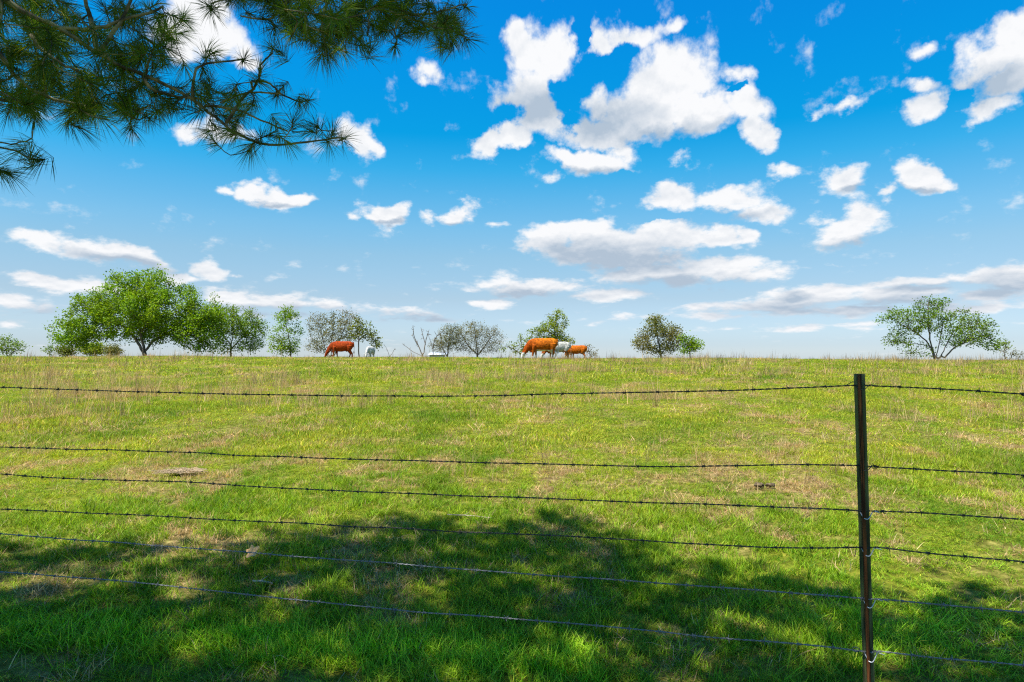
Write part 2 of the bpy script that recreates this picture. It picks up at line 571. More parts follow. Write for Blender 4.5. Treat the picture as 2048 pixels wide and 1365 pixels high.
# ------------------------------------------------------------------ ground sheet to the horizon
ys = np.concatenate([[-3000, -600, -120, -40, -20, -10, -5], np.linspace(-3, 12, 160), np.geomspace(12.1, 60, 170), np.geomspace(62, 3000, 60)])
xs_u = np.concatenate([[-60, -15, -5, -2.4, -1.6], np.linspace(-1.15, 1.15, 260), [1.6, 2.4, 5, 15, 60]])
YY, UU = np.meshgrid(ys, xs_u, indexing='ij')
XX = UU * (np.abs(YY - 2) + 4.5)
ZZ = ground_z(XX, YY)
DR = dryness(XX, YY)
V = np.stack([XX, YY, ZZ], -1).reshape(-1, 3)
ny, nx = XX.shape
idx = np.arange(ny * nx).reshape(ny, nx)
F = np.stack([idx[:-1, :-1], idx[:-1, 1:], idx[1:, 1:], idx[1:, :-1]], -1).reshape(-1, 4)
g = mesh_np('ground', V, F, M_ground, smooth=True, col=np.stack([DR, DR, DR], -1).reshape(-1, 3))
tag(g, kind='structure')

# far hill just over the crest at the left
hx = np.linspace(-900, -300, 60)
hy = np.linspace(560, 800, 20)
HY, HX = np.meshgrid(hy, hx, indexing='ij')
HZ = -4.5 + 12.5 * np.exp(-((HX + 600) / 170) ** 2) * np.sin(np.clip((HY - 560) / 240, 0, 1) * math.pi) ** .7 + (fb2(HX, HY, 40, 4) - .5) * 1.5
idx = np.arange(HX.size).reshape(HX.shape)
F = np.stack([idx[:-1, :-1], idx[:-1, 1:], idx[1:, 1:], idx[1:, :-1]], -1).reshape(-1, 4)
M_hill = simple_mat('distant_pasture', (.13, .19, .10), (.22, .28, .17), scale=.03, rough=1, spec=.1)
tag(mesh_np('hill', np.stack([HX, HY, HZ], -1).reshape(-1, 3), F, M_hill, smooth=True), kind='structure')

# ------------------------------------------------------------------ grass
TUFTS = bpy.data.collections.new('tuft_shapes')


def blade_mesh(name, n, spread, hmin, hmax, w, lean, seed, dry=0.0, segs=3, droop=.35):
    rg = np.random.default_rng(seed)
    ang = rg.random(n) * 2 * math.pi
    rad = np.sqrt(rg.random(n)) * spread
    B = np.stack([np.cos(ang) * rad, np.sin(ang) * rad, np.full(n, -.006)], 1)
    d = rg.random(n) * 2 * math.pi
    l = rg.random(n) ** .7 * lean
    h = hmin + (hmax - hmin) * rg.random(n) ** 1.3
    out = np.stack([np.cos(d), np.sin(d), np.zeros(n)], 1)
    side = np.stack([-np.sin(d), np.cos(d), np.zeros(n)], 1)
    tw = (rg.random(n) - .5)[:, None] * 1.6
    side = side * np.cos(tw) + out * np.sin(tw)
    wv = w * (.6 + .8 * rg.random(n))
    rows = []
    for k in range(segs + 1):
        t = k / segs
        hor = (l * t + droop * l * t ** 2.2) * h
        ver = h * t * np.sqrt(np.clip(1 - (l * t * .75) ** 2, .04, 1))
        c = B + out * hor[:, None] + np.array([0, 0, 1.0]) * ver[:, None]
        ww = (wv * (1 - t ** 1.6) * .5 + (wv * .03))[:, None]
        if k < segs:
            rows += [c - side * ww, c + side * ww]
        else:
            rows += [c]
    m = len(rows)
    V = np.stack(rows, 1).reshape(-1, 3)
    base = np.arange(n) * m
    Q = np.concatenate([np.stack([base + 2 * k, base + 2 * k + 1, base + 2 * k + 3, base + 2 * k + 2], 1) for k in range(segs - 1)])
    T = np.stack([base + 2 * (segs - 1), base + 2 * (segs - 1) + 1, base + 2 * segs], 1)
    br = .38 + 1.15 * rg.random(n) ** 1.2
    isdry = rg.random(n) < dry
    c = np.stack([br, br, br], 1)
    yl = rg.random(n)[:, None]
    c = c * (.75 + .55 * rg.random((n, 1))) * (1 + yl * np.array([[.5, .22, .1]]))
    c[isdry] = np.array([2.1, 1.25, 2.6]) * br[isdry, None]
    C = np.repeat(c, m, axis=0)
    o = mesh_np(name, V, [Q, T], M_grass, col=C, link=False)
    TUFTS.objects.link(o)


NV = 6
SETS = []                                  # alphabetical order is the pick order


def tuft_set(prefix, *a, **kw):
    start = sum(s[1] for s in SETS)
    for i in range(NV):
        blade_mesh('%s_%02d' % (prefix, i), *a, seed=hash_s(prefix) + i, **kw)
    SETS.append((prefix, NV, start))
    return start


def hash_s(s):
    return sum(ord(c) * (i + 3) for i, c in enumerate(s))


I_SHORT = tuft_set('a_short_tuft', 30, .070, .02, .065, .0040, 1.05, dry=.24)
I_LUSH = tuft_set('b_lush_tuft', 30, .065, .035, .115, .0048, .95, dry=.12)
I_THATCH = tuft_set('c_thatch', 26, .085, .03, .10, .0036, 1.28, dry=0, droop=.1)
I_MID = tuft_set('d_mid_patch', 40, .17, .02, .075, .0075, 1.1, dry=.28)
I_FAR = tuft_set('e_far_patch', 38, .36, .04, .12, .016, .95, dry=.26, segs=2)
I_STALK = tuft_set('f_dry_stalks', 15, .08, .10, .40, .0042, .45, dry=0, droop=.6)
I_FSTALK = tuft_set('g_far_stalks', 11, .20, .12, .52, .013, .36, dry=0, segs=2, droop=.5)

GREEN_A = np.array([.105, .235, .007])
GREEN_B = np.array([.250, .365, .018])
GREEN_D = np.array([.045, .150, .006])
STRAW = np.array([.46, .37, .20])
STRAW2 = np.array([.36, .26, .13])


def scatter(n, y0, y1, seed, xlim=1.05):
    n = int(n * 1.22)
    rg = np.random.default_rng(seed)
    y = np.sqrt(rg.random(n) * (y1 ** 2 - y0 ** 2) + y0 ** 2)
    x = (rg.random(n) * 2 - 1) * (xlim * y + .9)
    return x, y, rg


pts = {'P': [], 'I': [], 'S': [], 'R': [], 'C': []}
pts_dry = {'P': [], 'I': [], 'S': [], 'R': [], 'C': []}


def emit(dst, x, y, idx0, s, sz, c, rg, tilt=.12):
    n = len(x)
    dst['P'].append(np.stack([x, y, ground_z(x, y)], 1))
    dst['I'].append(idx0 + rg.integers(0, NV, n))
    dst['S'].append(np.stack([s, s, s * sz], 1))
    dst['R'].append(np.stack([(rg.random(n) - .5) * tilt, (rg.random(n) - .5) * tilt, rg.random(n) * 6.283], 1))
    dst['C'].append(c)


def lerp(a, b, t):
    return a + (b - a) * t[:, None]


def green(x, y, rg):
    n = len(x)
    g1 = np.clip((fb2(x * 1.6, y * .7, .9, 21, 3) - .5) * 1.5 + .55 + (rg.random(n) - .5) * .9, 0, 1)
    c = lerp(GREEN_A, GREEN_B, g1)
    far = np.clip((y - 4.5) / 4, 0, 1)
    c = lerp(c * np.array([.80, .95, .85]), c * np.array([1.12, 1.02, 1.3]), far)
    dk = np.clip((fb2(x * 1.5, y * .7, 1.6, 31, 3) - .62) * 5, 0, 1) * .5
    c = lerp(c, np.broadcast_to(GREEN_D, c.shape), dk)
    d = dryness(x, y)
    c = c * (1 + .25 * (rg.random(n) - .3))[:, None]
    return lerp(c, np.broadcast_to(STRAW * .8, c.shape), np.clip(d - .6, 0, 1) * .6)


def add_green(n, y0, y1, seed, kind):
    x, y, rg = scatter(n, y0, y1, seed)
    d, lu = dryness(x, y), lushness(x, y)
    fine = fb2(x, y, .16 if kind == 'near' else .30, 61, 2)
    n = len(x)
    keep = (rg.random(n) > d * .62) & (rg.random(n) < np.clip((fine - .33) * 6, .28 if kind == 'near' else .55, 1))
    x, y, d, lu = x[keep], y[keep], d[keep], lu[keep]
    # long uncut strip beside the fence line, nearest the viewer
    strip = np.exp(-((y - (3.18 - .12 * x)) / .22) ** 2) * (x < .4) + np.exp(-(((x - 2.1) / .7) ** 2 + ((y - 3.5) / .5) ** 2))
    if kind == 'near':
        long_ = rg.random(len(x)) < np.clip(lu * .75 + strip * .8 - .22, 0, 1)
        for sel, i0 in ((long_, I_LUSH), (~long_, I_SHORT)):
            xs, yy = x[sel], y[sel]
            s = (.68 + .42 * rg.random(len(xs))) * (1 + .10 * strip[sel])
            c = green(xs, yy, rg)
            c = c * (1 + .7 * strip[sel])[:, None]
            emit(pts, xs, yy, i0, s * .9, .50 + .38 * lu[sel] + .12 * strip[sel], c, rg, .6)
    else:
        i0 = I_MID if kind == 'mid' else I_FAR
        s = .6 + .5 * rg.random(len(x))
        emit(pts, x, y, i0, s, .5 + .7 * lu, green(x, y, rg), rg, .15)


add_green(52000, 2.3, 8.5, 101, 'near')
add_green(44000, 8.0, 21, 102, 'mid')
add_green(34000, 19, 50, 103, 'far')
add_green(3000, 50, 75, 104, 'far')


def straw(n, rg):
    return lerp(np.broadcast_to(STRAW, (n, 3)), np.broadcast_to(STRAW2, (n, 3)), rg.random(n)) * (.7 + .5 * rg.random(n))[:, None]


# flattened dead thatch between the green
for n, y0, y1, seed, sc in ((9000, 2.3, 9, 201, 1.0), (8000, 9, 21, 202, 1.7), (5000, 21, 48, 203, 3.0)):
    x, y, rg = scatter(n, y0, y1, seed)
    d = dryness(x, y)
    keep = rg.random(len(x)) < np.clip(d * 1.5 - .35, .06, 1)
    x, y = x[keep], y[keep]
    s = sc * (.7 + .6 * rg.random(len(x)))
    emit(pts_dry, x, y, I_THATCH, s, .55 + rg.random(len(x)) * .3, straw(len(x), rg), rg, .3)
# standing dry stalks, thicker towards the crest, in loose clumps
for n, y0, y1, seed, i0, sc in ((240, 6.5, 12, 301, I_STALK, .7), (2300, 11, 24, 302, I_STALK, 1.2), (2000, 22, 47, 303, I_FSTALK, 1.0)):
    x, y, rg = scatter(n * 3, y0, y1, seed)
    cl = fb2(x, y, 1.6 + y * .04, 41, 2) + .10 * np.exp(-((x / y + .62) / .12) ** 2) * (y < 20) + .05 * (x / y > .2)
    keep = rg.random(len(x)) < np.clip((cl - .54) * 4.2, .03, .95) * .8
    x, y = x[keep][:n], y[keep][:n]
    s = sc * (.5 + .65 * rg.random(len(x)))
    emit(pts_dry, x, y, i0, s, .75 + .8 * rg.random(len(x)), straw(len(x), rg) * 1.15, rg, .25)
# tall dead weeds that stand up against the sky on the crest
rg = np.random.default_rng(888)
u = np.concatenate([rg.uniform(1150, 2048, 150), rg.uniform(0, 1150, 60)])
yy = rg.uniform(42.5, 47.5, len(u))
xx = (u - 1024) / FPX * yy
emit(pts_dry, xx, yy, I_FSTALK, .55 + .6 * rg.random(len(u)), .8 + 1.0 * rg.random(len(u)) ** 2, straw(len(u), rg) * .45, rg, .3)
u = np.concatenate([rg.normal(1105, 40, 46), rg.normal(690, 40, 34)])
yy = rg.uniform(40.5, 42.5, len(u))
xx = (u - 1024) / FPX * yy
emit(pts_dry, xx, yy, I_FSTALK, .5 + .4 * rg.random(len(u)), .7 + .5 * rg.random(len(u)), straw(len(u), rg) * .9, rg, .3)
# single clumps seen in the field: (x, y in the picture, size)
for px, py, sc, nn in ((30, 850, 1.0, 6), (150, 855, .9, 5), (125, 790, .8, 6), (215, 850, .9, 4), (1605, 975, .75, 5), (1620, 940, .8, 4), (262, 1275, .45, 2), (1045, 900, .8, 2),
                       (1770, 716, 1.3, 4), (1340, 800, .8, 5), (1425, 780, .8, 6), (1480, 745, .9, 6), (690, 745, .9, 6), (500, 760, .8, 5), (1220, 860, .7, 3), (1560, 905, .7, 3),
                       (1500, 880, .7, 3), (1940, 830, .8, 4), (1830, 800, .9, 5)):
    dd = ray(px, py)
    yy = np.linspace(2.5, 46, 4000)
    hit = np.nonzero(EYE[2] + dd[2] * yy <= ground_z(dd[0] * yy, yy))[0]
    Y = yy[hit[0]] if len(hit) else 45.0
    rg = np.random.default_rng(int(px * 7 + py))
    x = dd[0] * Y + rg.normal(0, .12 + .006 * Y, nn)
    y = Y + rg.normal(0, .12, nn)
    emit(pts_dry, x, y, I_STALK, np.full(nn, sc) * (.7 + .4 * rg.random(nn)), np.ones(nn), straw(nn, rg), rg, .3)


def scatter_object(name, dst, label, cat):
    P = np.concatenate(dst['P'])
    me = bpy.data.meshes.new(name)
    me.vertices.add(len(P))
    me.vertices.foreach_set('co', P.astype(np.float32).ravel())
    for nm, ty, key, arr in (('pick', 'INT', 'value', np.concatenate(dst['I']).astype(np.int32)),
                             ('size', 'FLOAT_VECTOR', 'vector', np.concatenate(dst['S']).astype(np.float32)),
                             ('turn', 'FLOAT_VECTOR', 'vector', np.concatenate(dst['R']).astype(np.float32)),
                             ('tint', 'FLOAT_COLOR', 'color', np.hstack([np.concatenate(dst['C']), np.ones((len(P), 1))]).astype(np.float32))):
        a = me.attributes.new(nm, ty, 'POINT')
        a.data.foreach_set(key, arr.ravel())
    o = bpy.data.objects.new(name, me)
    COL.objects.link(o)
    ng = bpy.data.node_groups.new(name + '_scatter', 'GeometryNodeTree')
    ng.interface.new_socket('Geometry', in_out='INPUT', socket_type='NodeSocketGeometry')
    ng.interface.new_socket('Geometry', in_out='OUTPUT', socket_type='NodeSocketGeometry')
    gi = ng.nodes.new('NodeGroupInput')
    go = ng.nodes.new('NodeGroupOutput')
    ci = ng.nodes.new('GeometryNodeCollectionInfo')
    ci.inputs['Collection'].default_value = TUFTS
    ci.inputs['Separate Children'].default_value = True
    ci.inputs['Reset Children'].default_value = True
    ip = ng.nodes.new('GeometryNodeInstanceOnPoints')
    ip.inputs['Pick Instance'].default_value = True
    lk = ng.links.new
    m2p = ng.nodes.new('GeometryNodeMeshToPoints')
    lk(gi.outputs[0], m2p.inputs['Mesh'])
    lk(m2p.outputs[0], ip.inputs['Points'])
    lk(ci.outputs[0], ip.inputs['Instance'])

    def named(nm, ty):
        a = ng.nodes.new('GeometryNodeInputNamedAttribute')
        a.data_type = ty
        a.inputs['Name'].default_value = nm
        return a.outputs['Attribute']
    lk(named('pick', 'INT'), ip.inputs['Instance Index'])
    lk(named('turn', 'FLOAT_VECTOR'), ip.inputs['Rotation'])
    lk(named('size', 'FLOAT_VECTOR'), ip.inputs['Scale'])
    lk(ip.outputs[0], go.inputs[0])
    md = o.modifiers.new('scatter', 'NODES')
    md.node_group = ng
    me.materials.append(M_grass)
    return tag(o, label, cat, kind='stuff')


scatter_object('grass', pts, 'green pasture grass covering the whole field', 'grass')
scatter_object('dry_grass', pts_dry, 'tan dead grass and dry stalks standing among the green grass', 'dry grass')


# ------------------------------------------------------------------ trees
def grow(base, stems, ells, D, n_att, step, seed, depth=.8, tip=.010, power=2.3, jit=.25, iters=140):
    """space colonisation: limbs grow into the volume of the crown. Lengths in metres."""
    rg = np.random.default_rng(seed)
    m = D / FPX
    vol = np.array([rx * ry * rx for _, _, rx, ry in ells], float) ** .8
    vol /= vol.sum()
    cnt = rg.multinomial(n_att, vol)
    A = []
    for (cx, cy, rx, ry), k in zip(ells, cnt):
        c = at(cx, cy, D)
        v = rg.normal(size=(k, 3))
        v /= np.linalg.norm(v, axis=1, keepdims=True)
        v *= (rg.random((k, 1)) ** .45)
        A.append(c + v * np.array([rx * m, min(rx, ry * 1.6) * m * depth, ry * m]))
    A = np.concatenate(A)
    gz = ground_z(A[:, 0], A[:, 1])
    A[:, 2] = np.maximum(A[:, 2], gz + .25)
    nodes, par = [np.array(base)], [-1]
    stem_r = {}
    for st in stems:
        pp = [(p[0], p[1], p[2] if len(p) > 2 else 0) for p in st]
        prev = 0
        pts3 = [at(p[0], p[1], D + p[2]) for p in pp]
        first = pts3[0]
        d = [np.linalg.norm(n - first) for n in nodes]
        j = int(np.argmin(d))
        prev = j
        chain = catmull([nodes[j]] + pts3, max(3, int(sum(np.linalg.norm(np.diff([nodes[j]] + pts3, axis=0), axis=1)) / step)))
        for q in chain[1:]:
            nodes.append(q + rg.normal(0, step * .06, 3))
            par.append(prev)
            prev = len(nodes) - 1
    N = np.array(nodes)
    P = list(par)
    alive = np.ones(len(A), bool)
    near = np.full(len(A), 1e9)
    who = np.zeros(len(A), int)

    def upd(lo):
        nonlocal near, who
        d = np.linalg.norm(A[:, None, :] - N[None, lo:, :], axis=2)
        k = d.argmin(1)
        v = d[np.arange(len(A)), k]
        b = v < near
        near = np.where(b, v, near)
        who = np.where(b, k + lo, who)
    upd(0)
    for it in range(iters):
        if not alive.any():
            break
        ids = np.nonzero(alive)[0]
        w = who[ids]
        dirs = (A[ids] - N[w]) / np.maximum(near[ids, None], 1e-6)
        new = np.zeros((len(N), 3))
        np.add.at(new, w, dirs)
        g_ = np.unique(w)
        dv = new[g_] + rg.normal(0, jit, (len(g_), 3))
        dv /= np.maximum(np.linalg.norm(dv, axis=1, keepdims=True), 1e-6)
        nn = N[g_] + dv * step
        lo = len(N)
        N = np.vstack([N, nn])
        P += list(g_)
        upd(lo)
        alive &= near > step * 1.25
        if len(N) > 6000:
            break
    P = np.array(P)
    nch = np.bincount(P[1:], minlength=len(N))
    s = np.where(nch == 0, tip ** power, 0.0)
    for i in range(len(N) - 1, 0, -1):
        s[P[i]] += s[i]
    r = s ** (1 / power)
    return N, P, r, nch


def skeleton_mesh(name, N, P, r, mat, parent, k=5, rmax=None):
    i = np.arange(1, len(N))
    if rmax:
        r = np.minimum(r, rmax)
    p0 = N[P[i]]
    p1 = N[i]
    r0 = np.minimum(r[P[i]], r[i] * 1.45)
    V, Q = prisms(p0, p1 + (p1 - p0) * .06, r0, r[i], k)
    return mesh_np(name, V, Q, mat, parent, smooth=True)


def leaves(N, P, nch, r, per, spread, size, rg, rlim, flat=.5, clump=0, br=(.75, .55), origin=None):
    w = np.nonzero(r < rlim)[0]
    if clump:
        kk = vn2(N[w, 0] * 1.3 + N[w, 1], N[w, 2] * 1.3, clump, 3)
        w = w[kk > .30]
    c = np.repeat(N[w], per, axis=0)
    n = len(c)
    pos = c + rg.normal(0, spread, (n, 3))
    d = rg.normal(size=(n, 3))
    d[:, 2] *= flat
    d[:, 2] -= .25
    d /= np.linalg.norm(d, axis=1, keepdims=True)
    q = rg.normal(size=(n, 3))
    s = np.cross(d, q)
    s /= np.linalg.norm(s, axis=1, keepdims=True)
    nrm = np.cross(d, s)
    L_ = (size * (.6 + .8 * rg.random(n)))[:, None]
    V = np.stack([pos, pos + d * L_ * .5 + s * L_ * .42, pos + d * L_ + nrm * L_ * .12, pos + d * L_ * .5 - s * L_ * .42], 1).reshape(-1, 3)
    F = (np.arange(n) * 4)[:, None] + np.arange(4)[None]
    b = br[0] + br[1] * rg.random(n)
    cl = .8 + .5 * vn2(pos[:, 0] * 1.1 + pos[:, 1], pos[:, 2] * 1.1, .9, 9)
    t = b * cl
    warm = 1 + .45 * rg.random(n) * vn2(pos[:, 0], pos[:, 2], 1.3, 6)
    C = np.repeat(np.stack([t * warm, t, t * .9], 1), 4, axis=0)
    return V, F, C


LEAF_MULT = 2.6


def make_tree(name, cat, label, base_px, D, stems, ells, n_att, leafmat, per, size, seed, step=.28, depth=.8, tip=.010, group=None, leaf_lim=None,
              spread=.12, jit=.25, trunk_mat=None, rmax=None, clump=0, flare=1.0, power=2.3, flat=.5, br=(.75, .55)):
    x = ray(base_px, 712)[0] * D
    gz = float(ground_z(x, D))
    base = np.array([x, D, gz - .15])
    root = empty(name, (x, D, gz))
    tag(root, label, cat, group)
    N, P, r, nch = grow(base, stems, ells, D, n_att, step, seed, depth, tip, power, jit)
    r = r * flare
    skeleton_mesh('trunk' if leafmat else 'branches', N - np.array([x, D, gz]), P, r, trunk_mat or M_bark, root, rmax=rmax)
    if leafmat and per:
        rg = np.random.default_rng(seed + 5)
        V, F, C = leaves(N, P, nch, r, int(per * LEAF_MULT), spread * 1.45, size * 1.08, rg, leaf_lim or tip * flare * 3.6, clump=clump, flat=flat, br=br)
        mesh_np('crown', V - np.array([x, D, gz]), F, leafmat, root, col=C)
    return root


L_bright = leaf_mat('fresh_green_leaves', (.155, .285, .010), trans=.45)
L_mid = leaf_mat('mid_green_leaves', (.125, .225, .014), trans=.42)
L_yel = leaf_mat('yellow_green_leaves', (.20, .28, .012), trans=.45)
L_olive = leaf_mat('olive_leaves', (.125, .165, .016), trans=.4)
L_grey = leaf_mat('grey_green_leaves', (.175, .195, .060), trans=.4)
L_dull = leaf_mat('dull_sparse_leaves', (.160, .165, .065), trans=.38)

HEDGE = 'trees along the far side of the crest'
make_tree('maple_tree', 'tree', 'largest broad round tree with dense bright green crown, left on the crest', 290, 56,
          [[(289, 712), (287, 692), (281, 668), (277, 640), (276, 600)], [(286, 704), (272, 680), (255, 660), (225, 640), (180, 625)],
           [(290, 704), (306, 684), (342, 663), (385, 645)], [(281, 668), (300, 640), (320, 600)], [(277, 640, -1), (250, 610, -3)], [(283, 680, 1), (300, 650, 3), (330, 640, 4)]],
          [(158, 655, 52, 42), (150, 612, 20, 22), (196, 612, 48, 38), (240, 580, 36, 38), (300, 575, 48, 34), (350, 600, 50, 40), (398, 622, 46, 46), (285, 625, 95, 50), (395, 662, 48, 34), (145, 682, 32, 18), (335, 668, 50, 24), (220, 660, 60, 30), (425, 640, 30, 40), (405, 690, 35, 16),
           (232, 556, 20, 15), (308, 553, 26, 14)],
          2300, L_bright, 19, .125, 1, step=.30, tip=.012, spread=.16, clump=.7, flare=1.05, group=HEDGE)
make_tree('field_tree', 'tree', 'mid sized round green tree directly right of the largest tree', 461, 60,
          [[(461, 712), (462, 690), (466, 665)], [(461, 700), (480, 680), (505, 660)], [(462, 690), (445, 672), (435, 655)]],
          [(470, 645, 48, 32), (500, 660, 36, 36), (440, 658, 28, 35), (495, 692, 40, 16), (440, 692, 24, 16), (465, 625, 20, 14)],
          900, L_mid, 10, .11, 2, step=.28, spread=.14, group=HEDGE)
make_tree('young_tree', 'tree', 'narrow bright green young tree with an open leggy top', 582, 54,
          [[(582, 712), (580, 690), (574, 660), (570, 635)], [(581, 700), (560, 680)]],
          [(570, 630, 28, 16), (572, 670, 32, 26), (566, 695, 36, 14), (590, 655, 14, 20)],
          430, L_bright, 12, .10, 3, step=.25, spread=.12, clump=.5, group=HEDGE)
make_tree('thin_tree', 'tree', 'wide thin leaved tree behind the dark red cow, many fine upright stems', 662, 58,
          [[(655, 712), (648, 690), (640, 655)], [(662, 712), (664, 680), (668, 640)], [(668, 712), (680, 680), (695, 640)], [(660, 712), (640, 695), (622, 680)]],
          [(645, 645, 32, 20), (690, 640, 34, 22), (660, 672, 46, 26), (636, 690, 28, 18), (700, 665, 24, 25), (628, 650, 14, 26)],
          760, L_dull, 6, .085, 4, step=.22, tip=.008, spread=.11, group=HEDGE)
make_tree('olive_tree', 'tree', 'small olive green tree arching right over the white cow', 719, 55,
          [[(718, 712), (717, 690), (719, 665), (720, 650)], [(718, 680), (735, 668), (748, 680)]],
          [(720, 655, 19, 20), (738, 672, 22, 14), (752, 690, 13, 14), (715, 640, 12, 8), (706, 672, 12, 14)],
          300, L_olive, 6, .12, 5, step=.22, spread=.10, clump=.5, group=HEDGE)
make_tree('bare_tree', 'tree', 'dead leafless tree with pale crooked limbs spreading left', 846, 53,
          [[(845, 712), (838, 695), (828, 672), (826, 652)], [(843, 712), (825, 703), (805, 688)], [(847, 708), (851, 685), (858, 660)], [(838, 695), (828, 678), (824, 668)], [(851, 690), (846, 672), (842, 656)]],
          [(826, 662, 9, 14), (808, 688, 6, 4), (845, 668, 14, 14), (858, 672, 8, 14), (832, 690, 10, 10)],
          60, None, 0, 0, 6, step=.16, tip=.013, trunk_mat=M_bark_pale, jit=.4)
make_tree('bare_shrub', 'shrub', 'smaller leafless dark shrub between the dead pale tree and the grey twiggy tree', 867, 54,
          [[(866, 712), (867, 690), (872, 675), (884, 664)], [(866, 700), (860, 680), (856, 668)]],
          [(876, 672, 12, 12), (862, 680, 7, 12), (868, 665, 6, 6)],
          36, None, 0, 0, 61, step=.14, tip=.012, jit=.4)
make_tree('twiggy_tree', 'tree', 'grey green fuzzy thin tree directly right of the bare trees', 893, 57,
          [[(895, 712), (897, 690), (900, 670)], [(893, 712), (885, 695), (880, 685)]],
          [(898, 676, 26, 30), (880, 692, 24, 18), (908, 664, 18, 18)],
          560, L_dull, 5, .065, 7, step=.15, tip=.008, spread=.09, group=HEDGE)
make_tree('twiggy_tree', 'tree', 'domed grey brown twiggy tree with few leaves, left of the orange white faced cow', 955, 58,
          [[(955, 712), (953, 690), (950, 668)], [(956, 710), (972, 690), (985, 670)], [(953, 708), (935, 690), (925, 672)]],
          [(950, 666, 38, 26), (982, 676, 28, 28), (925, 682, 26, 26), (958, 695, 50, 15)],
          1000, L_dull, 4, .065, 8, step=.16, tip=.008, spread=.10, group=HEDGE)
make_tree('hawthorn_tree', 'tree', 'windswept yellow green tree rising behind the orange white faced cow', 1112, 53,
          [[(1112, 712), (1112, 690), (1110, 665), (1112, 640), (1114, 622)], [(1110, 672), (1090, 662), (1065, 664)], [(1111, 675), (1125, 662), (1134, 645)], [(1112, 690), (1125, 683), (1140, 682)]],
          [(1080, 678, 34, 10), (1104, 650, 24, 14), (1116, 672, 20, 14), (1114, 630, 14, 12), (1090, 660, 26, 9), (1065, 664, 18, 6), (1128, 642, 9, 18), (1130, 682, 20, 9), (1096, 632, 12, 8)],
          560, L_yel, 10, .09, 9, step=.19, tip=.011, spread=.09, clump=.45, group=HEDGE)
make_tree('shrub', 'shrub', 'low spreading bright green shrub in front of the white face of the orange cow', 1045, 51,
          [[(1046, 712), (1043, 690), (1041, 672)], [(1046, 712), (1030, 700), (1012, 692)]],
          [(1028, 695, 26, 8), (1042, 676, 8, 14), (1040, 700, 22, 10), (1012, 702, 12, 6)],
          260, L_yel, 6, .10, 10, step=.17, tip=.010, spread=.09, clump=.45)
make_tree('shrub', 'shrub', 'wispy low twigs at the right of the hindmost orange cow', 1182, 50,
          [[(1180, 712), (1178, 700)], [(1190, 712), (1192, 702)]],
          [(1176, 698, 12, 12), (1190, 705, 12, 8)], 70, L_dull, 3, .07, 11, step=.15, tip=.008, spread=.06)
make_tree('bushy_tree', 'tree', 'lone grey green bushy tree standing clear at mid right of the crest', 1322, 55,
          [[(1322, 712), (1318, 690), (1313, 660), (1312, 640)], [(1322, 710), (1335, 690), (1345, 665)], [(1320, 705), (1300, 690), (1285, 675)]],
          [(1313, 660, 28, 30), (1338, 675, 28, 30), (1288, 682, 24, 24), (1310, 637, 14, 9), (1350, 690, 16, 20), (1315, 695, 40, 14)],
          850, L_grey, 11, .095, 12, step=.2, spread=.12, clump=.55, group=HEDGE)
make_tree('bush', 'shrub', 'bright green low bush at the right foot of the grey green bushy tree', 1380, 53,
          [[(1380, 712), (1378, 695), (1380, 682)]],
          [(1384, 690, 22, 15), (1366, 678, 10, 14), (1372, 698, 16, 10)],
          220, L_bright, 8, .11, 13, step=.18, spread=.10, clump=.45)
make_tree('elm_tree', 'tree', 'lone spreading many stemmed tree with light open crown, far right of the crest', 1872, 55,
          [[(1868, 714), (1858, 690), (1835, 668), (1795, 645)], [(1870, 714), (1860, 680), (1857, 645), (1856, 612)], [(1880, 716), (1893, 690), (1908, 662)],
           [(1888, 716), (1915, 692), (1955, 676)], [(1872, 712), (1880, 680), (1885, 650)], [(1866, 712), (1840, 706), (1815, 708)], [(1868, 700), (1845, 690), (1815, 688)]],
          [(1862, 608, 40, 16), (1805, 628, 38, 16), (1772, 640, 26, 8), (1795, 680, 32, 16), (1850, 640, 60, 24), (1925, 640, 38, 22), (1950, 655, 40, 22), (1965, 680, 36, 18), (1995, 690, 26, 14), (1910, 675, 40, 18), (1815, 665, 30, 16), (1820, 700, 20, 6)],
          1500, L_mid, 8, .105, 14, step=.24, tip=.010, spread=.12, clump=.6, flare=1.0, group=HEDGE)
make_tree('shrub', 'shrub', 'sparse pale green shrub cut by the left edge of the photo', 18, 62,
          [[(14, 712), (12, 695)], [(22, 712), (30, 694)]],
          [(8, 690, 24, 20), (32, 694, 20, 14)], 240, L_mid, 5, .11, 15, step=.22, spread=.12)
make_tree('shrub', 'shrub', 'tiny airy shrub just left of the largest tree', 99, 60,
          [[(100, 712), (101, 698)]], [(96, 700, 14, 7), (103, 695, 7, 9)], 80, L_mid, 5, .10, 16, step=.18, spread=.09)
make_tree('bush', 'shrub', 'rounded yellow green bush under the left side of the largest tree', 190, 66,
          [[(190, 712), (190, 698)]], [(186, 698, 30, 12)], 330, L_yel, 10, .12, 17, step=.2, spread=.13)
make_tree('bush', 'shrub', 'brownish bush under the far left of the largest tree', 132, 66,
          [[(132, 712), (132, 700)]], [(132, 701, 24, 10)], 220, L_olive, 9, .12, 18, step=.2, spread=.13)
make_tree('bush', 'shrub', 'grey green rounded bush left of the trunk of the largest tree', 224, 65,
          [[(224, 712), (224, 700)]], [(226, 701, 20, 10)], 240, L_grey, 9, .11, 19, step=.2, spread=.12)
make_tree('shrub', 'shrub', 'two thin bare forked twigs right of the white cow', 783, 50,
          [[(779, 714), (776, 704), (773, 697)], [(780, 714), (787, 703), (790, 697)]], [(774, 698, 3, 3), (790, 698, 4, 3), (768, 690, 3, 8)], 12, None, 0, 0, 20, step=.12, tip=.011)
